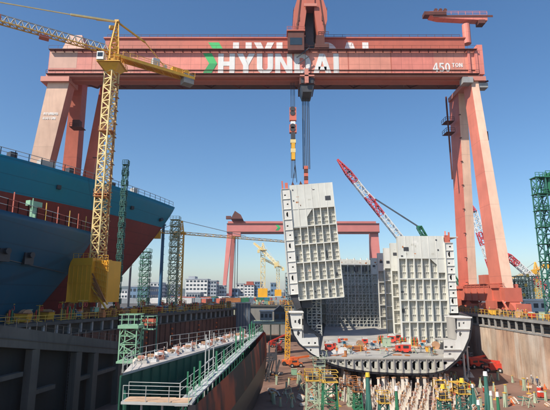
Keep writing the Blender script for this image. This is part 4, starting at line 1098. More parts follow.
# ================================================================== PEOPLE
def person_mesh(pose):
    if pose=='stand': J=dict(hipL=(.09,0,.93),kneeL=(.10,-.02,.50),ankL=(.10,.02,.09),toeL=(.11,-.17,.04),hipR=(-.09,0,.93),kneeR=(-.11,-.01,.50),ankR=(-.12,.03,.09),toeR=(-.15,-.15,.04),
        shL=(.19,0,1.42),elL=(.25,.03,1.14),wrL=(.24,-.07,.90),hdL=(.23,-.11,.80),shR=(-.19,0,1.42),elR=(-.26,.02,1.15),wrR=(-.20,-.14,.98),hdR=(-.17,-.20,.92))
    elif pose=='walk': J=dict(hipL=(.09,0,.92),kneeL=(.10,-.20,.54),ankL=(.10,-.26,.10),toeL=(.11,-.44,.07),hipR=(-.09,0,.92),kneeR=(-.10,.08,.50),ankR=(-.10,.32,.16),toeR=(-.10,.22,.03),
        shL=(.19,0,1.42),elL=(.24,.14,1.17),wrL=(.23,.10,.95),hdL=(.22,.06,.85),shR=(-.19,0,1.42),elR=(-.24,-.12,1.16),wrR=(-.21,-.27,1.00),hdR=(-.20,-.35,.96))
    else: J=dict(hipL=(.10,.08,.90),kneeL=(.12,-.05,.48),ankL=(.12,.05,.09),toeL=(.13,-.14,.04),hipR=(-.10,.08,.90),kneeR=(-.12,-.05,.48),ankR=(-.13,.06,.09),toeR=(-.15,-.13,.04),
        shL=(.18,-.24,1.30),elL=(.22,-.36,1.04),wrL=(.14,-.48,.82),hdL=(.12,-.53,.73),shR=(-.18,-.24,1.30),elR=(-.22,-.36,1.04),wrR=(-.14,-.50,.84),hdR=(-.12,-.55,.75))
    sy=(J['shL'][1]); sz=J['shL'][2]
    J['pel']=(0,J['hipL'][1],.97); J['wai']=(0,J['hipL'][1]*.6+sy*.4,1.12+(sz-1.42)*.3); J['che']=(0,sy,sz-.06); J['nek']=(0,sy-.02,sz+.09); J['hed']=(0,sy-.04,sz+.19); J['top']=(0,sy-.04,sz+.29)
    rad=dict(pel=.145,wai=.13,che=.155,nek=.055,hed=.085,top=.075,hipL=.095,kneeL=.062,ankL=.048,toeL=.04,shL=.068,elL=.048,wrL=.032,hdL=.038)
    E=[('pel','wai'),('wai','che'),('che','nek'),('nek','hed'),('hed','top')]
    for s in'LR': E+=[('pel','hip'+s),('hip'+s,'knee'+s),('knee'+s,'ank'+s),('ank'+s,'toe'+s),('che','sh'+s),('sh'+s,'el'+s),('el'+s,'wr'+s),('wr'+s,'hd'+s)]
    ks=list(J); me=bpy.data.meshes.new('person'); me.from_pydata([J[k] for k in ks],[(ks.index(a),ks.index(c)) for a,c in E],[])
    ob=bpy.data.objects.new('tmp',me); COL.objects.link(ob)
    ob.modifiers.new('s','SKIN'); 
    for i,k in enumerate(ks):
        r=rad.get(k,rad.get(k[:-1]+'L',.06)); v=me.skin_vertices[0].data[i]; v.radius=(r,r*.8 if k in('che','wai','pel') else r); v.use_root=(k=='pel')
    ss=ob.modifiers.new('b','SUBSURF'); ss.levels=1; ss.render_levels=1
    dg=bpy.context.evaluated_depsgraph_get(); dg.update()
    m2=bpy.data.meshes.new_from_object(ob.evaluated_get(dg)); bpy.data.objects.remove(ob)
    for k in ('work_navy','skin','work_grey','boot'): m2.materials.append(MT[k])
    HL,HR=Vector(J['hdL']),Vector(J['hdR']); nz=J['nek'][2]
    for p in m2.polygons:
        c=p.center; p.use_smooth=True
        p.material_index=0
        if c.z>nz-.01: p.material_index=1
        elif min((c-HL).length,(c-HR).length)<.10: p.material_index=1
        elif c.z<.13: p.material_index=3
        elif c.z<J['pel'][2]-.02: p.material_index=2
    return m2,J
PM={k:person_mesh(k) for k in('stand','walk','bend')}
hm=MB()
for k in range(6):
    a0=k*math.pi/12; a1=(k+1)*math.pi/12
    hm.tube((0,0,.115*math.sin(a0)),(0,0,.115*math.sin(a1)+.001),.125*math.cos(a0)+.002,14,r2=.125*math.cos(a1)+.002)
hm.box((0,-.12,.0),(.17,.10,.02))
_h=hm.build('helmet','helmet_white',org=(0,0,0)); HM=_h.data; bpy.data.objects.remove(_h)
def worker(loc,rz,pose,helmet,top_,label,group=None,legs='work_grey'):
    m,J=PM[pose]; o=bpy.data.objects.new('person',m); COL.objects.link(o); o.location=loc; o.rotation_euler=(0,0,rz)
    for i,k in ((0,top_),(2,legs)): o.material_slots[i].link='OBJECT'; o.material_slots[i].material=MT[k]
    tag(o,label,'person',group)
    h=bpy.data.objects.new('helmet',HM); COL.objects.link(h); h.parent=o; h.location=Vector(J['top'])+Vector((0,0,-.02)); h.material_slots[0].link='OBJECT'; h.material_slots[0].material=MT[helmet]
    return o
worker(atz(528,388,FLOOR),.6,'stand','helmet_white','work_navy','worker in white helmet and navy jacket on the dock floor by the right wall')
worker(atz(538,387,FLOOR),2.5,'walk','helmet_yellow','work_navy','worker in yellow helmet and dark clothes walking beside the right wall',legs='work_navy')
worker(atz(533,384,FLOOR),-1,'bend','helmet_white','work_grey','worker in grey bending over near the right dock wall')
worker(atz(470,378,FLOOR),1.2,'stand','helmet_white','work_grey','worker in grey standing near the orange lifts on the dock floor')
worker(atz(458,390,FLOOR),2.2,'walk','helmet_yellow','work_orange','worker in orange jacket walking between the green supports')
worker(atz(345,385,FLOOR),.3,'bend','helmet_white','work_navy','worker in navy bending among the small green trestles')
for i,(px,py,po) in enumerate(((337,356,'stand'),(352,354,'bend'),(366,356,'walk'),(380,349,'stand'),(421,352,'bend'),(432,356,'stand'),(312,347,'stand'),(372,350,'stand'),(388,356,'bend'),(427,347,'walk'))):
    worker(atz(px,py,ZT),i*1.3,po,'helmet_white' if i%3 else 'helmet_yellow','work_navy' if i%2 else 'work_orange',
      ['worker in orange with %s helmet on the hull deck','worker in navy with %s helmet on the hull deck'][i%2]%('white' if i%3 else 'yellow'),
      ['orange clad white helmet deck workers','navy clad white helmet deck workers'][i%2] if i%3 else ['orange clad yellow helmet deck workers','navy clad yellow helmet deck workers'][i%2])
rnd=random.Random(5)
for i in range(16):
    s=-4+i*5.2+rnd.random()*2; worker(LW(s,-3.2-rnd.random()*2.5,0),rnd.random()*6,('stand','walk','bend')[i%3],'helmet_white','work_navy' if i%2 else 'work_orange',
      'worker in white helmet and %s on the left quay'%('navy' if i%2 else 'orange'),'%s clad workers on the left quay'%('navy' if i%2 else 'orange'))
for i in range(11):
    worker((RX+1.2+rnd.random()*2.0,72+i*6.1+rnd.random()*3,0),rnd.random()*6,('stand','walk','bend')[i%3],'helmet_yellow','work_orange' if i%2 else 'work_grey',
      'worker in yellow helmet and %s on the right quay'%('orange' if i%2 else 'grey'),'%s clad workers on the right quay'%('orange' if i%2 else 'grey'))

# ================================================================== QUAY RAILINGS
def railobj(name,label,p,q,mt,step=2.,h=1.1,r=.07,cat='railing'):
    b=MB(); rail(b,p,q,h,step,r); root=Vector(p)
    o=b.build(name,mt,org=p); tag(o,label,cat); return o
railobj('quay_railing','yellow railing along the edge of the right quay',(RX+.3,10,-.0),(RX+.3,DEND,-.0),'rail_yellow',1.8,1.15,.09)
railobj('quay_railing','yellow railing along the edge of the left quay',LW(-45,-.3,0),LW(82,-.3,0),'rail_yellow',1.8,1.15,.09)
railobj('quay_railing','grey railing across the far end of the dock',(LX(160),DEND+.5,0),(RX,DEND+.5,0),'grey_steel',2.2,1.2,.1)

# ================================================================== QUAY CLUTTER
def proto(kind):
    b=MB()
    if kind=='oil_drum':
        b.tube((0,0,0),(0,0,.9),.3,14)
        for z in(.02,.3,.6,.88): b.tube((0,0,z-.02),(0,0,z+.02),.32,14)
        b.tube((.14,0,.9),(.14,0,.93),.05,8,m=1); return b,['orange_rust','dark_steel']
    if kind=='gas_bottle_rack':
        for i in range(4):
            for j in range(2): b.tube((i*.28-.42,j*.28-.14,.12),(i*.28-.42,j*.28-.14,1.35),.12,10,m=(i+j)%2); b.tube((i*.28-.42,j*.28-.14,1.35),(i*.28-.42,j*.28-.14,1.55),.12,10,r2=.03,m=(i+j)%2)
        b.box((0,0,.06),(1.3,.75,.1),m=2); rail(b,(-.62,-.36,.1),(.62,-.36,.1),1.0,.62,.06,2); rail(b,(-.62,.36,.1),(.62,.36,.1),1.0,.62,.06,2); return b,['mid_green','lift_red','rail_yellow']
    if kind=='welding_machine':
        b.box((0,0,.55),(1.1,.7,.8),m=0); b.prism([(-.55,-.35,.96),(.55,-.35,.96),(.35,-.35,1.15),(-.35,-.35,1.15)],(0,.7,0),1)
        for x in(-.4,.4): b.tube((x,-.38,.15),(x,.38,.15),.15,10,m=2)
        b.box((0,-.36,.7),(.6,.02,.3),m=2); b.bar((-.5,-.3,1.0),(-.5,.3,1.3),.05,.05,2); return b,['lift_red','pale_steel','rubber']
    if kind=='cable_reel':
        for y in(-.35,.35): b.tube((0,y-.04,.7),(0,y+.04,.7),.7,18,m=0)
        b.tube((0,-.31,.7),(0,.31,.7),.42,14,m=1); b.box((0,0,.05),(1.2,.9,.1),m=0); return b,['timber','rubber']
    if kind=='switch_cabinet':
        b.box((0,0,.75),(1.3,.6,1.3),m=0); b.box((0,0,1.43),(1.45,.75,.06),m=1); b.box((0,0,.05),(1.2,.5,.1),m=2)
        for x in(-.33,.33): b.box((x,-.31,.75),(.6,.02,1.15),m=1); b.box((x+.2,-.33,.75),(.04,.04,.2),m=2)
        return b,['light_green','pale_green','dark_steel']
    if kind=='steel_bin':
        b.prism([(-.8,-.5,1.0),(.8,-.5,1.0),(.6,-.5,.1),(-.6,-.5,.1)],(0,1.0,0),0); b.box((0,0,1.02),(1.7,1.1,.08),m=1)
        for x in(-.5,.5): b.box((x,0,.05),(.12,1.,.1),m=1)
        for x in(-.4,0,.4): b.box((x,-.52,.55),(.06,.04,.8),m=1)
        return b,['crane_yellow','orange_rust']
    if kind=='hose_stand':
        b.bar((0,0,0),(0,0,2.4),.1,.1,0); b.bar((-.6,0,2.3),(.6,0,2.3),.1,.1,0)
        for x in(-.45,-.1,.3):
            for k in range(10):
                a=math.pi*k/10*2; c_=math.pi*(k+1)/10*2
                b.bar((x+.13*math.cos(a),-.08,1.8+.3*math.sin(a)),(x+.13*math.cos(c_),-.08,1.8+.3*math.sin(c_)),.07,.07,1+(x>0))
        b.box((0,0,.05),(.8,.8,.1),m=0); return b,['rail_yellow','lift_red','teal_green']
    if kind=='pipe_bundle':
        for i in range(4):
            for j in range(3): b.tube((-1.6,(i-1.5)*.3,.3+j*.28),(1.6,(i-1.5)*.3,.3+j*.28),.13,8,m=0)
        for x in(-1,1): b.box((x,0,.07),(.15,1.4,.14),m=1); rail(b,(x,-.65,0),(x,.65,0),1.1,1.3,.08,1,False)
        return b,['orange_rust','rail_yellow']
    if kind=='tool_trolley':
        b.box((0,0,.5),(1.2,.7,.08),m=0); b.box((0,0,1.0),(1.2,.7,.06),m=0)
        for x in(-.55,.55):
            for y in(-.3,.3): b.bar((x,y,.15),(x,y,1.3),.05,.042,0); b.tube((x,y-.04,.1),(x,y+.04,.1),.1,8,m=2)
        b.box((-.2,0,.72),(.5,.5,.36),m=1); b.box((.2,0,1.2),(.5,.4,.3),m=3); return b,['pale_steel','tarp_blue','rubber','lift_orange']
PROT={}
def clutter(kind,loc,rz,label,group,sc=1.0):
    if kind not in PROT:
        b,mt=proto(kind); 
        me=b.build(kind,mt,org=(0,0,0)); PROT[kind]=me.data; bpy.data.objects.remove(me)
    o=bpy.data.objects.new(kind,PROT[kind]); COL.objects.link(o); o.location=loc; o.rotation_euler=(0,0,rz); o.scale=(sc,)*3
    cat={'oil_drum':'drum','gas_bottle_rack':'gas rack','welding_machine':'welder','cable_reel':'cable reel','switch_cabinet':'cabinet','steel_bin':'bin','hose_stand':'hose stand','pipe_bundle':'pipes','tool_trolley':'trolley'}[kind]
    return tag(o,label,cat,group)
DESC={'oil_drum':'rusty orange oil drum','gas_bottle_rack':'yellow rack of green and red bottles','welding_machine':'red welding machine on small wheels','cable_reel':'wooden reel of black cable','switch_cabinet':'pale green electrical cabinet','steel_bin':'yellow tapered steel skip','hose_stand':'yellow stand hung with coiled red hoses','pipe_bundle':'yellow rack of rusty pipes','tool_trolley':'grey trolley carrying blue and orange boxes'}
kinds=list(DESC)
rnd=random.Random(21)
for i in range(105):
    k=kinds[rnd.randrange(9)]; s=-8+rnd.random()*90; o_=-1.8-rnd.random()*7
    P_=LW(s,o_,0)
    if abs(P_.x-TC.x)<7 and abs(P_.y-TC.y)<7: o_=-1.5; P_=LW(s,-1.6,0)
    clutter(k,P_,rnd.random()*6.28,DESC[k]+' on the left quay',k.replace('_',' ')+'s on the left quay',1.15+rnd.random()*.5)
for i in range(48):
    k=kinds[rnd.randrange(9)]
    clutter(k,(RX+1.8+rnd.random()*3.0,66+i*2.7+rnd.random()*2,0),rnd.random()*6.28,DESC[k]+' on the right quay',k.replace('_',' ')+'s on the right quay',.9+rnd.random()*.3)
for i in range(34):
    k=kinds[rnd.randrange(9)]; x=atz(262,330,0).x
    clutter(k,(LX(160)+2+rnd.random()*32,DEND+2+rnd.random()*12,0),rnd.random()*6.28,DESC[k]+' beyond the far end of the dock',k.replace('_',' ')+'s beyond the dock end',1.4)
# equipment on the hull deck
for (px,py,k,s) in ((329,351,'welding_machine',1.5),(332,349,'welding_machine',1.3),(392,343,'welding_machine',1.7),(397,341,'welding_machine',1.5),(403,347,'gas_bottle_rack',1.3),(406,353,'welding_machine',1.7),(400,352,'welding_machine',1.4),(415,346,'gas_bottle_rack',1.2),(423,349,'tool_trolley',1.3),(387,347,'switch_cabinet',1.3),(360,347,'cable_reel',1),(374,349,'tool_trolley',1.2),(430,352,'steel_bin',1.),(326,347,'oil_drum',1.2),(365,344,'welding_machine',1.2),(345,347,'tool_trolley',1.3),(341,343,'welding_machine',1.1),(410,343,'welding_machine',1.3),(420,342,'pipe_bundle',1),(381,343,'gas_bottle_rack',1.1),(355,351,'pipe_bundle',1),(436,349,'cable_reel',1.1)):
    clutter(k,atz(px,py,ZT)+Vector((0,0,.004)),rnd.random()*.8-.4,DESC[k]+' on the deck of the cream hull section',k.replace('_',' ')+'s on the hull deck',s)
# tarpaulin heap
b=MB(); 
for j in range(8):
    for i in range(10): pass
g=[]
for j in range(9):
    for i in range(13):
        u=i/12-.5; v=j/8-.5; z=1.0*max(0,1-(abs(u)*2)**1.6)*max(0,1-(abs(v)*2)**2)+.12*random.random()
        g.append((u*5.2,v*3.0,max(0,z-.05)))
b._add(g,[(j*13+i,j*13+i+1,(j+1)*13+i+1,(j+1)*13+i) for j in range(8) for i in range(12)],0)
o=b.build('tarpaulin','tarp_white',org=(0,0,0)); o.location=atz(343,353,ZT)+Vector((0,0,.02)); tag(o,'white tarpaulin thrown over a heap on the hull deck','tarpaulin')

# ================================================================== KEEL BLOCKS
b=MB(); b.prism([(-.42,-.4,0),(.42,-.4,0),(.30,-.4,1.9),(-.30,-.4,1.9)],(0,.8,0),0); b.bar((-.62,-.5,0),(-.30,-.46,2.3),.16,.3); b.bar((.5,-.55,0),(.62,-.42,1.7),.2,.2)
_b=b.build('keel_block','block_white',org=(0,0,0)); KB=_b.data; bpy.data.objects.remove(_b)
b=MB(); b.box((0,0,1.99),(.72,.8,.16)); b.box((0,0,2.16),(.5,.95,.16)); b.bar((.3,-.5,1.2),(-.25,-.5,2.3),.12,.12)
CAPS=[]
for k in('timber','salmon_block'):
    _b=b.build('timber_cap',k,org=(0,0,0)); CAPS.append(_b.data); bpy.data.objects.remove(_b)
rnd=random.Random(3); cnt=0
y=57.5
while y<83.5:
    xl_=7.5+max(0,(83.5-y))*.55; xr_=28.0
    x=xl_
    while x<xr_:
        o=bpy.data.objects.new('keel_block',KB); COL.objects.link(o); o.location=(x+rnd.uniform(-.1,.1),y+rnd.uniform(-.12,.12),FLOOR); o.rotation_euler=(0,0,rnd.uniform(-.25,.25)); o.scale=(rnd.uniform(.5,.75),rnd.uniform(.5,.75),rnd.uniform(.6,.95))
        tag(o,'whitish keel block capped with timber in the crowded rows before the hull','keel block','keel blocks set out in front of the hull')
        c=bpy.data.objects.new('timber_cap',CAPS[rnd.random()<.3]); COL.objects.link(c); c.parent=o
        cnt+=1; x+=1.62
    y+=1.75
print('keel',cnt)
# blocks carrying the hull
for i in range(7):
    for j in range(4):
        x=9+i*3.6; Y=85.5+j*4
        q=bpy.data.objects.new('keel_block',KB); COL.objects.link(q); q.location=(x+SK*(Y-84),Y,FLOOR); q.scale=(1.2,1.2,(zout(min(x,30))-.6-FLOOR)/2.38)
        tag(q,'keel block carrying the bottom of the cream hull section','keel block','keel blocks under the hull')
        c=bpy.data.objects.new('timber_cap',CAPS[0]); COL.objects.link(c); c.parent=q
# slender shores under the hull's right bilge
for i,(px,py) in enumerate(((463,352),(467,352))):
    b=MB(); Y=92+i*6; X=at(px,py,Y).x; b.tube((0,0,0),(0,0,6.0),.22,10); b.prism([(-.9,-.6,0),(.9,-.6,0),(.3,-.6,1.0),(-.3,-.6,1.0)],(0,1.2,0),0)
    b.box((0,0,6.0),(.9,.9,.25)); o=b.build('shore_post','block_white',org=(0,0,0)); o.location=(X,Y,FLOOR); tag(o,('nearer','farther')[i]+' pale shore post under the right bilge of the hull','shore')

# ================================================================== GREEN SUPPORT TOWERS
def suptower(px,pytop,Y,w_,h0,mt,rail_m,label,group=None,wt=None,top='cage',lamp=None):
    p=at(px,pytop,Y); X=p.x; ztop=p.z
    root=thing('support_tower',label,'support tower',(X,Y,FLOOR),group)
    b=MB(); H=ztop-FLOOR-(1.2 if top=='cage' else .3)
    b.lattice((X,Y,FLOOR),(X,Y,FLOOR+H),w_,max(4,int(H/1.1)),.15,up=(0,1,0),w2=wt or w_*.75,rd=.1); b.box((X,Y,FLOOR+.1),(w_*1.2,w_*1.2,.2)); b.build('lattice_body',mt,root)
    z=FLOOR+H; ww=(wt or w_*.75)*.5+.25
    if top=='cage':
        b=MB(); b.box((X,Y,z+.06),(ww*2,ww*2,.08))
        for s in((-1,-1,1,-1),(1,-1,1,1),(-1,-1,-1,1),(-1,1,1,1)): rail(b,(X+s[0]*ww,Y+s[1]*ww,z+.1),(X+s[2]*ww,Y+s[3]*ww,z+.1),1.15,ww,.07)
        b.build('railed_top',rail_m,root)
        b=MB(); b.box((X,Y,z+.45),(ww*.9,ww*.9,.66)); b.build('jack_head','dark_steel',root)
    if lamp:
        b=MB(); b.tube((X,Y,z+.1),(X,Y,z+1.5),.06,6,m=1); b.tube((X,Y,z+1.4),(X,Y,z+1.95),.34,10,r2=.26,m=0); b.build('work_lamp',[lamp,'dark_steel'],root)
    return root
suptower(312,370.5,62,1.9,0,'pale_green','rail_yellow','pale green lattice support tower, left one of the tall pair with yellow tops')
suptower(329,371.5,60,2.1,0,'mid_green','rail_yellow','deep green lattice support tower, right one of the tall pair with yellow tops')
suptower(319,358,76,1.9,0,'pale_green','pale_green','pale green lattice tower rising behind the tall yellow topped pair')
suptower(352,377,74,1.5,0,'pale_green','orange_rust','small pale green trestle tower left of the keel blocks, rusty top')
suptower(345,381,78,1.4,0,'pale_green','orange_rust','low pale green trestle just behind the small rusty topped one')
suptower(357,383,72,1.3,0,'mid_green','orange_rust','low darker green trestle beside the rusty topped trestles')
suptower(443,390,66,1.6,0,'teal_green','rail_yellow','teal green tower with yellow cage and yellow lamp right of the keel blocks',lamp='helmet_yellow')
suptower(462,384,64,1.6,0,'teal_green','rail_yellow','dark teal tower with yellow lamp, second right of the keel blocks',lamp='helmet_yellow')
suptower(383,392,58,1.3,0,'teal_green','rail_yellow','low teal green tower in front of the keel blocks')
def pole(px,pytop,Y,r,mt,tipm,label):
    p=at(px,pytop,Y); b=MB(); H=p.z-FLOOR
    root=thing('tapered_post',label,'post',(p.x,Y,FLOOR))
    b.tube((p.x,Y,FLOOR),(p.x,Y,p.z-.5),r,10,r2=r*.45)
    for k in range(4): 
        a=k*math.pi/2+.4; b.bar((p.x+math.cos(a)*r*1.7,Y+math.sin(a)*r*1.7,FLOOR),(p.x+math.cos(a)*r*.4,Y+math.sin(a)*r*.4,p.z-H*.35),.09,.3)
    b.build('post_body',mt,root)
    b=MB(); b.tube((p.x,Y,p.z-.5),(p.x,Y,p.z),r*.62,10,r2=r*.5); b.build('post_head',tipm,root)
pole(367.5,372.5,60,.5,'teal_green','helmet_yellow','tall teal tapered post with yellow head at the front left of the keel blocks')
pole(396,386,55,.34,'mid_green','white_paint','bright green tapered post with white head in front of the keel blocks')
pole(485,371.5,60,.46,'teal_green','white_paint','tallest teal tapered post with white head on the right dock floor')
pole(472,384,74,.42,'teal_green','white_paint','small teal tapered post with white head left of the tallest right post')
pole(490.5,391,58,.3,'pale_green','white_paint','short pale green tapered post just right of the tallest right post')
pole(497,392,56,.32,'mid_green','helmet_white','short bright green tapered post, rightmost on the dock floor')
pole(478,400,54,.3,'teal_green','white_paint','lowest teal tapered post at the bottom right foreground')
# yellow trestles
for i,(px,py) in enumerate(((440,383),(456,385),(350,372))):
    P_=atz(px,py+9,FLOOR); b=MB()
    for x in(-.9,.9):
        for yy in(-.5,.5): b.bar((x*1.1,yy*1.2,0),(x,yy,2.0),.09,.09)
    rail(b,(-.95,-.55,.9),(.95,-.55,.9),1.1,.95,.08,0); b.box((0,0,2.02),(2.0,1.2,.08))
    o=b.build('yellow_trestle','rail_yellow',org=(0,0,0)); o.location=P_; o.rotation_euler=(0,0,.2*i)
    tag(o,('yellow pipe trestle between the two lamp topped teal towers','yellow pipe trestle just behind the dark teal lamp tower','yellow pipe trestle left of the keel blocks near the hull')[i],'trestle')

# ================================================================== LIFTS AND MACHINES
def boomlift(loc,rz,label,mcol='lift_red',fold=True,sc=1.0,L_=5.5,up=.25):
    root=thing('boom_lift',label,'boom lift',loc)
    q=MB(); q.box((0,0,.75),(3.0,1.7,.5),m=0); q.box((-.4,0,1.3),(2.0,1.4,.7),m=0); q.box((-1.3,0,1.25),(.7,1.5,.9),m=0); q.box((-.4,-.71,1.35),(1.2,.03,.4),m=1)
    q.build('chassis',[mcol,'dark_steel'],root)
    for x in(-1.05,1.05):
        for y in(-.95,.95):
            q=MB(); q.tube((x,y-.18,.45),(x,y+.18,.45),.45,14); w__=q.build('wheel','rubber',root)
            q=MB(); q.tube((x,y-.19,.45),(x,y+.19,.45),.2,10); q.build('rim','pale_steel',w__)
    q=MB(); e=Vector((.9+L_*math.cos(up),0,1.9+L_*math.sin(up))); q.bar((-1.0,0,1.9),e,.34,.4); q.bar((-1.0,0,1.6),(-1.0,0,2.1),.6,.6); q.bar((.2,0,1.4),(-1+.5*(e.x+1),0,1.9+.45*(e.z-1.9)),.14,.14); q.build('boom',mcol,root)
    q=MB(); q.box(e+Vector((.5,0,-.5)),(.9,1.7,.08)); 
    for s in((-1,-1,1,-1),(1,-1,1,1),(-1,-1,-1,1),(-1,1,1,1)): rail(q,e+Vector((.5+s[0]*.42,s[1]*.82,-.5)),e+Vector((.5+s[2]*.42,s[3]*.82,-.5)),1.1,.85,.07)
    q.build('work_basket','pale_steel',root)
    root.rotation_euler=(0,0,rz); root.scale=(sc,)*3
    return root
# children were built around origin offset -> reset
def fix(root):
    for ch in ALLCH(root):
        me=ch.data
        if not me.get('fx'):
            me.transform(Matrix.Translation(root.location)); me['fx']=1
        for c2 in ALLCH(ch):
            if not c2.data.get('fx'): c2.data.transform(Matrix.Translation(root.location)); c2.data['fx']=1
    return root
fix(boomlift(atz(475,368,FLOOR),.3,'orange red boom lift parked at the foot of the right wall, left one of two','lift_red',L_=5,up=.12,sc=1.15))
fix(boomlift(atz(493,372,FLOOR),2.9,'orange red boom lift by the right wall, right one of two','lift_red',L_=4.5,up=.16,sc=1.15))
fix(boomlift(atz(457,366,FLOOR),.5,'red boom lift in the dark gap beside the hull bilge','lift_red',L_=3,up=.1))
fix(boomlift(atz(304,367,FLOOR)-Vector((2,0,0)),.2,'small red boom lift on the floor beside the yellow mast lift','lift_orange',L_=2.5,up=.2))
fix(boomlift(atz(274,347,FLOOR),.4,'red boom lift far down the dock left of the hull','lift_red',L_=4,up=.5))
fix(boomlift(atz(283,352,FLOOR)-Vector((1,0,0)),1.4,'red lift parked end on, far down the dock by the hull','lift_red',L_=3,up=.3))
# mast lift
Lm=atz(291,365,FLOOR); Lm.x-=.6
root=thing('mast_lift','tall yellow mast lift on an orange wheeled base beside the hull','mast lift',Lm)
b=MB(); b.box(Lm+Vector((0,0,.8)),(3.2,2,.9)); b.box(Lm+Vector((1,0,1.6)),(1.2,1.8,.8)); b.build('chassis','lift_orange',root)
for x in(-1.1,1.1):
    b=MB(); b.tube(Lm+Vector((x,-1.15,.5)),Lm+Vector((x,1.15,.5)),.5,12); b.build('wheel','rubber',root)
b=MB(); b.lattice(Lm+Vector((-.3,0,1.2)),Lm+Vector((0,0,12.5)),1.1,12,.17,up=(0,1,0)); b.build('mast','crane_yellow',root)
b=MB(); b.box(Lm+Vector((0,0,12.6)),(1.6,1.2,.1)); rail(b,Lm+Vector((-.8,-.6,12.6)),Lm+Vector((.8,-.6,12.6)),1.1,.8,.07); rail(b,Lm+Vector((-.8,.6,12.6)),Lm+Vector((.8,.6,12.6)),1.1,.8,.07); b.build('work_basket','rail_yellow',root)
# dark machines by the wall
for i,(px,py) in enumerate(((503,369),(510,372))):
    P_=atz(px,py,FLOOR); b=MB(); b.box((0,0,.9),(2.0,1.4,1.1),m=0); b.box((.3,0,1.7),(.9,1.0,.6),m=1)
    for x in(-.7,.7): b.tube((x,-.8,.4),(x,.8,.4),.4,12,m=2)
    b.bar((-.8,0,1.4),(-1.8,0,2.2),.12,.12,1)
    o=b.build('compressor',['dark_steel','pale_green','rubber'],org=(0,0,0)); o.location=P_; o.rotation_euler=(0,0,.5+i); tag(o,('dark wheeled compressor next to the right orange lift','dark wheeled compressor farthest right by the wall')[i],'compressor')
# pallets of cones/orange piece
for i,(px,py) in enumerate(((524,388),(545,389),(512,405))):
    P_=atz(px,py,FLOOR); b=MB(); b.box((0,0,.05),(.6,.6,.1)); b.tube((0,0,.1),(0,0,.9),.24,12,r2=.05)
    o=b.build('traffic_cone','lift_orange',org=(0,0,0)); o.location=P_; tag(o,('orange traffic cone at the feet of the workers by the right wall','orange traffic cone at the right edge by the wall','orange traffic cone alone in the lower right')[i],'cone')
# shoring wreckage by barge bow
P_=atz(268,382,FLOOR); root=None
b=MB(); random.seed(4)
for k in range(18):
    x=-1.6+random.random()*4; y_=random.random()*8; b.bar((x,y_,0),(x+random.uniform(-1.6,1.6),y_+random.uniform(-.8,.8),random.uniform(2.5,6)),.24,.24)
for k in range(4): b.bar((-1.8,k*2.2,3.5+k*.3),(2.6,k*2.2,4.3),.22,.3)
for x in(-1.4,1.,2.4):
    b.bar((x,0,0),(x,0,6.8),.26,.26); b.bar((x,7,0),(x,7,6.8),.26,.26)
o=b.build('shoring_frame','dark_steel',org=(0,0,0)); o.location=P_+Vector((-.8,0,0)); tag(o,'dark tangle of shoring props at the far end of the barge','shoring')

# ================================================================== FAR END OF THE DOCK
def shed(name,label,cat,x0,x1,Y,d,z0,h,wall,roof,nwin=0,gable=1.2,wrow=1,axis='x',flat=False):
    root=thing(name,label,cat,((x0+x1)/2,Y,z0))
    b=MB(); b.b2((x0,Y,z0),(x1,Y+d,z0+h)); b.build('wall',wall,root)
    b=MB()
    if flat: b.b2((x0-.3,Y-.3,z0+h),(x1+.3,Y+d+.3,z0+h+.4))
    elif axis=='x': b.prism([(x0-.2,Y-.4,z0+h),(x0-.2,Y+d+.4,z0+h),(x0-.2,Y+d/2,z0+h+gable)],(x1-x0+.4,0,0))
    else: b.prism([(x0-.4,Y-.2,z0+h),(x1+.4,Y-.2,z0+h),((x0+x1)/2,Y-.2,z0+h+gable)],(0,d+.4,0))
    b.build('roof',roof,root)
    for r in range(wrow):
        for k in range(nwin):
            ww=(x1-x0)/nwin; xm=x0+(k+.5)*ww; zc=z0+h*(r+.55)/wrow; hh=h/wrow*.42
            b=MB(); b.b2((xm-ww*.3,Y-.06,zc-hh/2),(xm+ww*.3,Y-.01,zc+hh/2)); wn=b.build('window','glass',root)
    return root
def xr_(px,Y): return at(px,300,Y).x
shed('site_cabin','pale grey flat cabin at the far end of the dock floor','cabin',xr_(258,150),xr_(272,150),172,5,FLOOR+7.0,3.2,'shed_grey','pale_steel',3,flat=True)
shed('site_cabin','dark roofed shed beside the pale cabin at the far dock end','cabin',xr_(274,165),xr_(287,165),178,8,FLOOR+6,4,'navy_panel','dark_steel',2,gable=2.4,axis='y')
b=MB(); 
for x in range(5): 
    X=xr_(252,168)+x*3.4
    for yy in(168,182): b.bar((X,yy,FLOOR),(X,yy,FLOOR+6.0),.4,.4)
b.b2((xr_(250,168),166.5,FLOOR+5.9),(xr_(288,168),188,FLOOR+6.3)); rail(b,(xr_(250,168),166.7,FLOOR+6.3),(xr_(288,168),166.7,FLOOR+6.3),1.1,2,.12)
o=b.build('steel_platform','pale_green',org=(0,168,FLOOR)); tag(o,'pale green steel platform on legs across the far dock end','platform')
b=MB(); X0_,X1_=xr_(235.5,158),xr_(250,158)
b.b2((X0_,158,at(240,331,158).z),(X1_,163,at(240,303.5,158).z),0)
for k in range(5): b.b2((X0_+k*(X1_-X0_)/5,157.85,at(240,331,158).z),(X0_+k*(X1_-X0_)/5+.15,158,at(240,303.5,158).z),1)
b.b2((X0_-.2,157.8,at(240,303.5,158).z),(X1_+.2,163.2,at(240,303.5,158).z+.3),1)
for x in (X0_+.3,X1_-.3): b.bar((x,159,FLOOR),(x,159,at(240,331,158).z),.6,.6,1)
o=b.build('gate_caisson',['navy_panel','grey_steel'],org=(X0_,158,FLOOR)); tag(o,'blue grey panelled steel box standing against the far left dock corner','caisson')

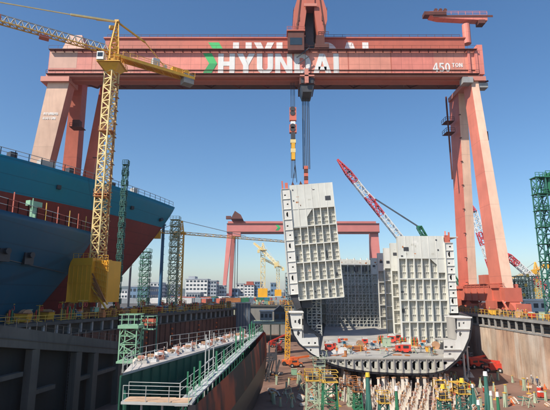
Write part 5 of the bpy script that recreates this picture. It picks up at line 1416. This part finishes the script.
# ================================================================== BACKGROUND BUILDINGS
def bld(label,px0,px1,pyt,Y,d,wall,rows,cols,roof='office_grey',extra=None,winm='glass',name='office_building'):
    x0,x1=xr_(px0,Y),xr_(px1,Y); h=at((px0+px1)/2,pyt,Y).z
    root=thing(name,label,'building',((x0+x1)/2,Y,0))
    b=MB(); b.b2((x0,Y,0),(x1,Y+d,h)); b.build('wall',wall,root)
    b=MB(); b.b2((x0-.3,Y-.3,h),(x1+.3,Y+d+.3,h+.7)); 
    if extra: 
        for (a,c_,hh) in extra: b.b2((x0+(x1-x0)*a,Y+2,h+.7),(x0+(x1-x0)*c_,Y+d-2,h+hh))
    b.build('roof',roof,root)
    rh=h/rows; cw=(x1-x0)/cols
    for r in range(rows):
        for c_ in range(cols):
            q=MB(); q.b2((x0+(c_+.18)*cw,Y-.12,rh*(r+.35)),(x0+(c_+.82)*cw,Y-.01,rh*(r+.78))); q.build('window',winm,root)
    sw=max(2,int(d/6))
    for r in range(rows):
        for c_ in range(sw):
            q=MB(); q.b2((x1+.01,Y+(c_+.2)*d/sw,rh*(r+.35)),(x1+.12,Y+(c_+.75)*d/sw,rh*(r+.78))); q.build('window',winm,root)
    return root
bld('white office block with rows of windows, left of the far red gantry',185,207,279.5,400,18,'office_white',5,6,extra=[(.1,.4,3.0)])
bld('grey office wing adjoining the white office block',207.4,216,281,402,18,'office_grey',5,3)
bld('low grey white block between the white offices and the far gantry leg',217,224,286,420,20,'office_white',3,3)
bld('narrow white building with a red roof right of the far gantry leg',244,254,285,380,16,'office_white',5,3,roof='roof_red',extra=[(.2,.9,3)])
bld('blue grey tower building beside the red roofed one',254.5,262,282,382,16,'office_blue',6,3)
bld('white block behind the yellow tower crane mast, left',149,160,283,430,20,'office_white',4,3)
bld('blue shed behind the green scaffold towers',128,148,287,330,30,'office_blue',2,5,name='workshop')
bld('bluish slab building left of the far small tower crane',262.5,270,291,500,20,'office_blue',3,3)
for a_ in (('teal clad hall just right of the far gantry leg',231,238,289,470,'office_blue',2,2),('dark blue tall shed right of the hanging rope lines',270.5,277,283,440,'office_blue',3,2),('small grey flat block at the foot of the far tower crane pair',284,291,290,460,'office_grey',2,2),('white two storey block between ship bow and blue shed',118,127,290,400,'office_white',2,3),('grey tall block behind the pale green access tower',163,178,285,450,'office_grey',4,4),('cream low block beside the white offices',186,200,293,350,'shed_grey',1,5),('white hall right of the narrow red roofed building',236,243.5,284,480,'office_white',4,2)):
    bld(a_[0],a_[1],a_[2],a_[3],a_[4],18,a_[5],a_[6],a_[7])
bld('pale low workshop behind the pair of far tower cranes',268,284,297,520,20,'shed_grey',2,5,name='workshop')
bld('long grey yard wall building along the left quay',150,240,299.5,300,12,'shed_grey',1,14,name='workshop')
bld('white low warehouse behind the right gantry foot',470,500,289,330,30,'office_white',2,7,name='workshop')
bld('grey warehouse at the far right behind the scaffold',500,560,293,420,30,'shed_grey',2,9,name='workshop')
bld('long dark workshop far behind the hull section',290,470,296,560,30,'shed_grey',2,20,name='workshop')
bld('long grey workshop behind the ships at far left',-60,120,293,480,30,'shed_grey',2,14,name='workshop')
# site office on the right quay
shed('site_office','white flat roofed site office with dark windows on the right quay','cabin',xr_(524,128),xr_(562,128),128,6,0,2.9,'office_white','white_paint',5,flat=True)
shed('site_office','small white cabin between the gantry foot and the site office','cabin',xr_(516,132),xr_(523,132),135,4,0,3.4,'office_white','white_paint',1,flat=True)

# ================================================================== BACKGROUND TOWERS AND CRANES
def latt(name,label,cat,px,py0,py1,Y,wpx,mt,n,r=.22,plat=0,z0=None,md=None,wt=None):
    a=at(px,py1,Y); t=at(px,py0,Y); w_=wpx/450.*Y*.99; zb_=0 if z0 is None else z0
    root=thing(name,label,cat,(a.x,Y,zb_))
    b=MB(); b.lattice((a.x,Y,zb_),(a.x,Y,t.z),w_,n,r,up=(0,1,0),w2=wt); b.build('lattice_frame',mt,root)
    if plat:
        b=MB()
        for k in range(1,plat+1):
            z=zb_+(t.z-zb_)*k/plat; b.box((a.x,Y,z),(w_*1.25,w_*1.25,.15)); rail(b,(a.x-w_*.62,Y-w_*.62,z),(a.x+w_*.62,Y-w_*.62,z),1.1,w_*.4,.1); rail(b,(a.x+w_*.62,Y-w_*.62,z),(a.x+w_*.62,Y+w_*.62,z),1.1,w_*.4,.1)
            b.bar((a.x-w_*.4,Y-.3,z-(t.z-zb_)/plat),(a.x+w_*.4,Y-.3,z),.5,.12)
        b.build('platform',md or mt,root)
    return root
latt('scaffold_tower','dark green access tower with many platforms behind the ship bow','scaffold',143.5,252,300,165,8,'teal_green',12,.2,9,md='mid_green')
latt('scaffold_tower','pale green access tower left of the slim yellow mast','scaffold',172,220,303,150,7.5,'pale_green',16,.22,13,md='pale_green')
latt('scaffold_tower','dark green stair tower close behind the yellow crane mast','scaffold',117,165,300,106,4.5,'teal_green',18,.14,14)
o=latt('scaffold_tower','tall dark green braced tower at the right edge','scaffold',552,178,300,112,9.5,'teal_green',14,.26,8,md='mid_green')
b=MB(); P_=at(544,180,112); b.box((P_.x+2,112,P_.z+.5),(5,3.4,.3)); rail(b,(P_.x-.4,110.4,P_.z+.6),(P_.x+4.4,110.4,P_.z+.6),1.4,1,.12); b.prism([(P_.x-.3,111,P_.z-4),(P_.x-.3,113,P_.z-4),(P_.x+1.,113,P_.z+1.8),(P_.x+1.,111,P_.z+1.8)],(1.6,0,0)); b.build('top_cabin','mid_green',o)
b=MB(); xs=[xr_(519,152),xr_(545,152)]; sc=thing('scaffold_block','pale green and yellow scaffold block behind the right site office','scaffold',(xs[0],152,0))
scaffold(b,xs[0],xs[1],152,158,0,at(530,276,152).z,7,7,.22,0,True); b.build('tube_frame','pale_green',sc)
b=MB(); scaffold(b,xs[0]+1,xs[1]-2,158.3,162,0,at(530,279,152).z,5,6,.2,0,True); b.build('rear_frame','teal_green',sc)
b=MB(); 
for k in range(9): b.box((xs[0]+.8+k*.95,151.85,1.2+((k*37)%7)*1.6),(.9,.06,1.0)); 
b.build('netting','rail_yellow',sc)
sc=thing('scaffold_tower','pale bluish netted scaffold tower left of the hanging block','scaffold',(xr_(289,230),230,0))
b=MB(); scaffold(b,xr_(285.5,230),xr_(293,230),230,234,0,at(289,273,230).z,3,8,.2); b.build('tube_frame','grey_steel',sc)
b=MB(); b.b2((xr_(286,230),233.7,0),(xr_(293,230),233.9,at(289,277,230).z)); b.build('netting','blue_net',sc)
# blue pole
P_=at(163.5,225,150); b=MB(); b.tube((0,0,0),(0,0,P_.z),.62,12,r2=.5); b.box((0,0,P_.z),(1.6,1.2,.4)); b.box((0,0,.2),(2,2,.4))
for k in range(12): b.box((.6,0,2+k*2.6),(.3,.3,.1))
o=b.build('mast_pole','blue_paint',org=(0,0,0)); o.location=(P_.x,150,0); tag(o,'slim dark blue pole beside the pale green access tower','pole')
P_=at(131,262,150); b=MB(); b.tube((0,0,0),(0,0,P_.z),.35,10); b.bar((-.8,0,P_.z-1),(.8,0,P_.z-1),.2,.2); b.box((0,0,.2),(1.4,1.4,.4))
o=b.build('mast_pole','grey_steel',org=(0,0,0)); o.location=(P_.x,150,0); tag(o,'slim grey pole between the ship bow and the dark green tower','pole')
def tcrane(label,px,pybase,pyj,pyapex,Y,wpx,jibs,mt='crane_pale',basebox=None,r=.3):
    a=at(px,pyj,Y); ap=at(px,pyapex,Y); w_=wpx/450.*Y
    root=thing('tower_crane',label,'tower crane',(a.x,Y,0))
    b=MB(); b.lattice((a.x,Y,0),(a.x,Y,a.z),w_,max(8,int(a.z/w_/1.2)),r,up=(0,1,0)); b.build('mast',mt,root)
    b=MB(); b.lattice((a.x,Y,a.z),(a.x,Y,ap.z),w_*.9,3,r*.9,up=(0,1,0),w2=.4); b.box((a.x,Y,a.z),(w_*1.8,w_*1.8,.5)); b.box((a.x-w_,Y-w_,a.z-1),(1.6,1.6,2.2)); b.build('tower_head',mt,root)
    for nm,(ex,ey),(EY) in jibs:
        e=at(ex,ey,EY); b=MB(); p0=Vector((a.x,Y,a.z)); b.lattice(p0,e,w_*.55,16 if nm=='jib' else 5,r*.6,chords=3)
        if nm=='counter_jib': b.box(e-Vector((0,0,1)),(2.2,2.2,2.6))
        b.build(nm,mt,root)
        b=MB(); b.bar((a.x,Y,ap.z),p0.lerp(e,.55 if nm=='jib' else .9)+Vector((0,0,w_*.5)),.18,.18); b.build('tie_bar','pale_steel',root)
    if basebox:
        b=MB(); b.box((a.x,Y,basebox/2+1),(w_*2.2,w_*2.2,basebox)); b.box((a.x,Y,.5),(w_*3,w_*3,.8)); b.build('ballast_box','ballast_yellow',root)
    return root
tcrane('slim yellow tower crane beside the pale green tower, its long jib crossing right',181.5,303,233,221,155,4.6,[('jib',(286,241.5),205),('counter_jib',(157,231.5),148)],'crane_yellow',r=.26)
tcrane('far tan tower crane on a yellow base, left of the far pair',263,300,250,243,300,4.2,[('counter_jib',(276,263),290),('jib',(254,243),420)],'crane_pale',7,r=.34)
tcrane('farthest thin tower crane, right one of the far pair',278,300,266,261,400,3,[('counter_jib',(283,268),400),('jib',(262,258),380)],'crane_pale',7,r=.34)
tcrane('small yellow tower crane behind the scaffold block at far right',536,300,270,262,240,3.5,[('jib',(508,279),330),('counter_jib',(546,264),235)],'crane_yellow',r=.28)
def crawler(label,foot,tip,Y,w_,segs,aframe=None,bodyc='mid_green',r=.3,n=26,pend=None):
    F=at(foot[0],foot[1],Y); F.z=2.4; T=at(tip[0],tip[1],Y)
    # foot x on the ray line extended to the ground
    root=thing('crawler_crane',label,'crawler crane',(F.x+4,Y,0))
    def mf(t):
        for k,(lim,m) in enumerate(segs):
            if t<lim: return m
        return segs[-1][1]
    L_=(T-F)
    b=MB(); b.lattice(F,F+L_*.9,w_,n,r,mf=mf,up=(0,1,0)); 
    b.lattice(F+L_*.9,T,w_,4,r,mf=lambda t:0,up=(0,1,0),w2=.5); b.build('boom',['crane_red','white_paint','navy_panel'],root)
    b=MB(); cx=F.x+5
    for y in(-3,3): b.prism([(cx-5,Y+y-.6,.2),(cx+5,Y+y-.6,.2),(cx+5.6,Y+y-.6,.9),(cx+5,Y+y-.6,1.5),(cx-5,Y+y-.6,1.5),(cx-5.6,Y+y-.6,.9)],(0,1.2,0),1)
    b.box((cx,Y,2.9),(9,4.4,2.6),m=0); b.box((cx-4,Y-2.9,3.2),(2,1.4,2.4),m=0); b.box((cx+4.2,Y,3.2),(1.8,5,2.8),m=1)
    b.build('body',[bodyc,'dark_steel'],root)
    if aframe:
        A=at(aframe[0],aframe[1],Y); b=MB(); b.lattice((cx-1,Y,4),A,w_*.8,14,r*.8,up=(0,1,0)); b.lattice((cx+3,Y,4),A,w_*.5,12,r*.7,up=(0,1,0)); b.box(A,(2,1.6,1)); b.build('back_mast',bodyc,root)
        b=MB(); q=F+L_*.68+Vector((1.6,0,1.6)); 
        for d in(-.5,.5): b.bar(A+Vector((0,d,0)),q+Vector((0,d,0)),.34,.34,0)
        b.bar(q,F+L_*.64,.5,.5,1); b.bar(q,F+L_*.93,.32,.32,2); b.build('pendant',['navy_panel','crane_red','white_paint'],root)
    return root
crawler('crawler crane with red and white boom and green back mast behind the hull',(449,300),(337.5,159.5),200,2.4,[(.45,2),(.62,1),(.80,0),(.92,1),(1,0)],aframe=(419,227),r=.36)
crawler('red and white crawler boom seen between the right gantry legs',(503,300),(470,203),210,2.6,[(.2,0),(.32,1),(.44,0),(.6,1),(.75,0),(1,1)],bodyc='grey_steel',r=.34)
crawler('low red and white crawler boom right of the gantry legs',(556,292),(503,252),205,2.2,[(.25,1),(.45,0),(.8,1),(1,0)],bodyc='crane_red',r=.36,n=16)
# cables swung from the third boom
a=at(503,243,205); b=MB(); c_=at(556,262,205)
b.bar(at(500,240,205),c_,.2,.2); b.bar(at(497,247,205),at(556,268,205),.16,.16)
# yard blocks and containers on the ground between
rnd=random.Random(9)
cols=['tarp_blue','orange_rust','primer','shed_grey','mid_green','leg_red','navy_panel','white_paint']
nm={'tarp_blue':'teal blue','orange_rust':'rusty orange','primer':'cream','shed_grey':'grey','mid_green':'green','leg_red':'red','navy_panel':'dark blue','white_paint':'white'}
CM={}
for i in range(64):
    k=cols[i%8]
    if k not in CM:
        b=MB(); b.b2((-6,-1.2,.1),(6,1.2,2.5),0)
        for j in range(24): b.b2((-5.9+j*.5,-1.26,.2),(-5.65+j*.5,-1.2,2.4),0)
        for x in(-5.9,5.9):
            for y in(-1.15,1.15): b.b2((x-.15,y-.15,0),(x+.15,y+.15,2.6),1)
        o=b.build('container',[k,'dark_steel'],org=(0,0,0)); CM[k]=o.data; bpy.data.objects.remove(o)
    while True:
        X=rnd.uniform(-75,75); Y=rnd.uniform(205,400)
        if -.55<X/Y<.55 and (X/Y<.02 or X/Y>.3): break
    o=bpy.data.objects.new('container',CM[k]); COL.objects.link(o); o.location=(X,Y,0); o.rotation_euler=(0,0,rnd.choice((0,.1,1.5,1.6,.05)))
    tag(o,nm[k]+' steel container on the yard beyond the dock','container',nm[k]+' containers beyond the dock')
# ================================================================== LOOSE MATERIAL ON THE DOCK FLOOR
def mk(name,b,mats):
    o=b.build(name,mats,org=(0,0,0)); m=o.data; bpy.data.objects.remove(o); return m
b=MB()
for k in range(3):
    for j in range(4-k): b.box((0,(j-1.5+k*.5)*.32,.12+k*.26),(2.6-.2*((j+k)%3),.28,.22),m=(j+k)%2)
for x in(-.9,.9): b.box((x,0,.0),(.12,1.4,.1),m=0)
TS=mk('timber_stack',b,['timber','block_white'])
b=MB(); b.box((0,0,.03),(2.4,1.4,.05)); b.box((.2,.15,.085),(2.2,1.2,.05),rz=.15); b.box((-.1,-.1,.14),(1.9,1.3,.05),rz=-.1)
for x in(-.5,.6): b.box((x,.1,.2),(.1,.9,.08))
SPL=mk('steel_plate',b,['orange_rust'])
b=MB()
for x in(-.6,.6):
    b.bar((x,-.5,0),(x,0,1.3),.1,.1); b.bar((x,.5,0),(x,0,1.3),.1,.1)
b.bar((-.8,0,1.32),(.8,0,1.32),.14,.12); b.bar((-.6,-.25,.6),(.6,-.25,.6),.07,.07); b.box((0,0,1.42),(1.2,.3,.1),m=1)
SH=mk('saw_horse',b,['pale_green','timber'])
b=MB(); b.prism([(-.3,-.3,0),(.3,-.3,0),(.16,-.3,2.6),(-.16,-.3,2.6)],(0,.6,0)); b.box((0,0,2.65),(.5,.7,.12),m=1); b.bar((-.6,0,0),(-.12,0,1.8),.12,.12); b.bar((.6,0,0),(.12,0,1.8),.12,.12)
PB=mk('prop_stand',b,['pale_green','rail_yellow'])
rnd=random.Random(77)
def put(me,name,loc,label,cat,group,s=1.):
    o=bpy.data.objects.new(name,me); COL.objects.link(o); o.location=loc; o.rotation_euler=(0,0,rnd.random()*6.28); o.scale=(s,)*3
    return tag(o,label,cat,group)
spots=[]
for i in range(170):
    px=rnd.uniform(270,345) if i%2 else rnd.uniform(446,548); py=rnd.uniform(372,409) if i%2 else rnd.uniform(378,409)
    P_=atz(px,py,FLOOR)
    if P_.x>46.5 or any((P_-q).length<1.7 for q in spots): continue
    spots.append(P_)
    k=rnd.randrange(7); left=px<350
    wh='left of the keel blocks' if left else 'right of the keel blocks'
    if k in(0,1): put(TS,'timber_stack',P_+Vector((0,0,.06)),'low stack of timber baulks on the floor '+wh,'timber','timber stacks '+wh,rnd.uniform(.5,.9))
    elif k in(2,): put(SPL,'steel_plate',P_+Vector((0,0,.01)),'rusty steel plates lying on the floor '+wh,'steel plates','steel plates '+wh,rnd.uniform(.5,.9))
    elif k==3: put(SH,'saw_horse',P_,'pale green saw horse with a plank on the floor '+wh,'saw horse','saw horses '+wh,1)
    elif k in(4,5): put(PB,'prop_stand',P_,'pale green prop stand with yellow cap on the floor '+wh,'prop','prop stands '+wh,rnd.uniform(.45,.8))
    else:
        kk=kinds[rnd.randrange(9)]; clutter(kk,P_,rnd.random()*6,DESC[kk]+' on the dock floor '+wh,kk.replace('_',' ')+'s on the dock floor '+wh,.9)
# things hung on / standing under the hull front
b=MB(); b.prism([(-.25,-.25,0),(.25,-.25,0),(.18,-.25,2.4),(-.18,-.25,2.4)],(0,.5,0)); b.box((0,0,2.5),(.6,.6,.16),m=1); b.box((0,0,.08),(.9,.9,.16),m=1); PW=mk('prop_stand',b,['block_white','timber'])
for i in range(14):
    x=10+i*1.45+rnd.random(); P_=Vector((x,83.2+rnd.random()*.9,FLOOR)); put(PW,'prop_stand',P_,'whitish prop stand close under the edge of the hull','prop','prop stands under the hull edge',.95)
# hoses
for i,(x,y,L_,m,lab) in enumerate(((33,66,13,'rubber','long black hose snaking over the right dock floor'),(36,78,9,'teal_green','green hose curled near the right dock wall'),(4,72,9,'rubber','black hose on the shaded floor left of the green towers'))):
    b=MB(); p=Vector((0,0,.07))
    for k in range(40):
        q=Vector((L_*k/40*.9+1.2*math.sin(k*.35+i),1.4*math.sin(k*.22+i*2)+.5*math.cos(k*.5),.07)); 
        if k: b.tube(p,q,.07,6)
        p=q
    o=b.build('hose',m,org=(0,0,0)); o.location=(x,y,FLOOR); tag(o,lab,'hose')

# small stock on the hull deck
rnd=random.Random(31)
sp=[]
for i in range(60):
    P_=atz(rnd.uniform(322,438),rnd.uniform(343,357.5),ZT)
    if P_.y>104 or P_.y<85 or any((P_-q).length<1.6 for q in sp): continue
    sp.append(P_)
    k=i%4
    if k==0: put(TS,'timber_stack',P_+Vector((0,0,.06)),'small stack of timber baulks on the hull deck','timber','timber stacks on the hull deck',rnd.uniform(.35,.6))
    elif k==1: put(SPL,'steel_plate',P_+Vector((0,0,.01)),'rusty steel plates lying on the hull deck','steel plates','steel plates on the hull deck',rnd.uniform(.4,.7))
    elif k==2: put(SH,'saw_horse',P_+Vector((0,0,.004)),'pale green saw horse on the hull deck','saw horse','saw horses on the hull deck',.8)
    else: clutter('oil_drum',P_+Vector((0,0,.004)),0,DESC['oil_drum']+' on the deck of the cream hull section','oil drums on the hull deck',.9)
for i,(a,c_,m) in enumerate((((330,356),(400,346),'lift_orange'),((345,348),(436,354),'rubber'),((380,357),(425,345),'teal_green'))):
    p=atz(a[0],a[1],ZT); q=atz(c_[0],c_[1],ZT); b=MB(); prev=None
    for k in range(31):
        t=k/30; w__=p.lerp(q,t)+Vector((.5*math.sin(t*9+i),.7*math.sin(t*6+i*2),.06))
        if prev is not None: b.tube(prev,w__,.06,5)
        prev=w__
    o=b.build('hose',m,org=p); tag(o,('orange hose lying across the hull deck','black hose lying across the hull deck','dark green hose lying across the hull deck')[i],'hose')
# ================================================================== CAMERA, LIGHT, SKY
cam=bpy.data.cameras.new('camera'); co=bpy.data.objects.new('camera',cam); COL.objects.link(co)
co.location=(0,0,CAMZ); co.rotation_euler=(R(90+11.07),0,0)
cam.sensor_width=36; cam.lens=36*450/550.; cam.clip_end=12000; cam.clip_start=.5
scn.camera=co
SDIR=Vector((.76,.65,0)).normalized(); EL=R(46)
tosun=Vector((-SDIR.x*math.cos(EL),-SDIR.y*math.cos(EL),math.sin(EL)))
sl=bpy.data.lights.new('sun','SUN'); sl.energy=5.0; sl.angle=R(.5); sl.color=(1,.92,.80)
so=bpy.data.objects.new('sun',sl); COL.objects.link(so); so.rotation_euler=tosun.to_track_quat('Z','Y').to_euler()
w=bpy.data.worlds.new('World'); scn.world=w; w.use_nodes=True; nt=w.node_tree
sk=nt.nodes.new('ShaderNodeTexSky'); sk.sky_type='NISHITA'; sk.sun_disc=False
sk.sun_elevation=EL; sk.sun_rotation=math.atan2(tosun.x,tosun.y)
sk.air_density=1.1; sk.dust_density=.5; sk.ozone_density=4.0; sk.altitude=0
hs_=nt.nodes.new('ShaderNodeHueSaturation'); hs_.inputs['Saturation'].default_value=1.15; nt.links.new(sk.outputs[0],hs_.inputs['Color'])
bg=nt.nodes['Background']; nt.links.new(hs_.outputs[0],bg.inputs['Color']); bg.inputs['Strength'].default_value=.12
vs=scn.view_settings; vs.view_transform='Standard'; vs.look='None'; vs.gamma=1; vs.use_curve_mapping=False; vs.exposure=.28
scn.render.engine='CYCLES'; scn.cycles.max_bounces=6

m=bpy.data.materials.new('haze'); m.use_nodes=True; nt=m.node_tree
for n_ in list(nt.nodes):
    if n_.type!='OUTPUT_MATERIAL': nt.nodes.remove(n_)
pv=nt.nodes.new('ShaderNodeVolumePrincipled'); pv.inputs['Color'].default_value=(.80,.87,1,1); pv.inputs['Density'].default_value=.00014; pv.inputs['Anisotropy'].default_value=.3
nt.links.new(pv.outputs[0],[n_ for n_ in nt.nodes if n_.type=='OUTPUT_MATERIAL'][0].inputs['Volume'])
MT['haze']=m
b=MB(); b.b2((-4200,-350,-14),(4200,5200,125)); o=b.build('haze','haze',org=(0,0,0)); tag(o,'thin bluish haze hanging over the whole shipyard',None,kind='stuff')
scn.cycles.volume_max_steps=32
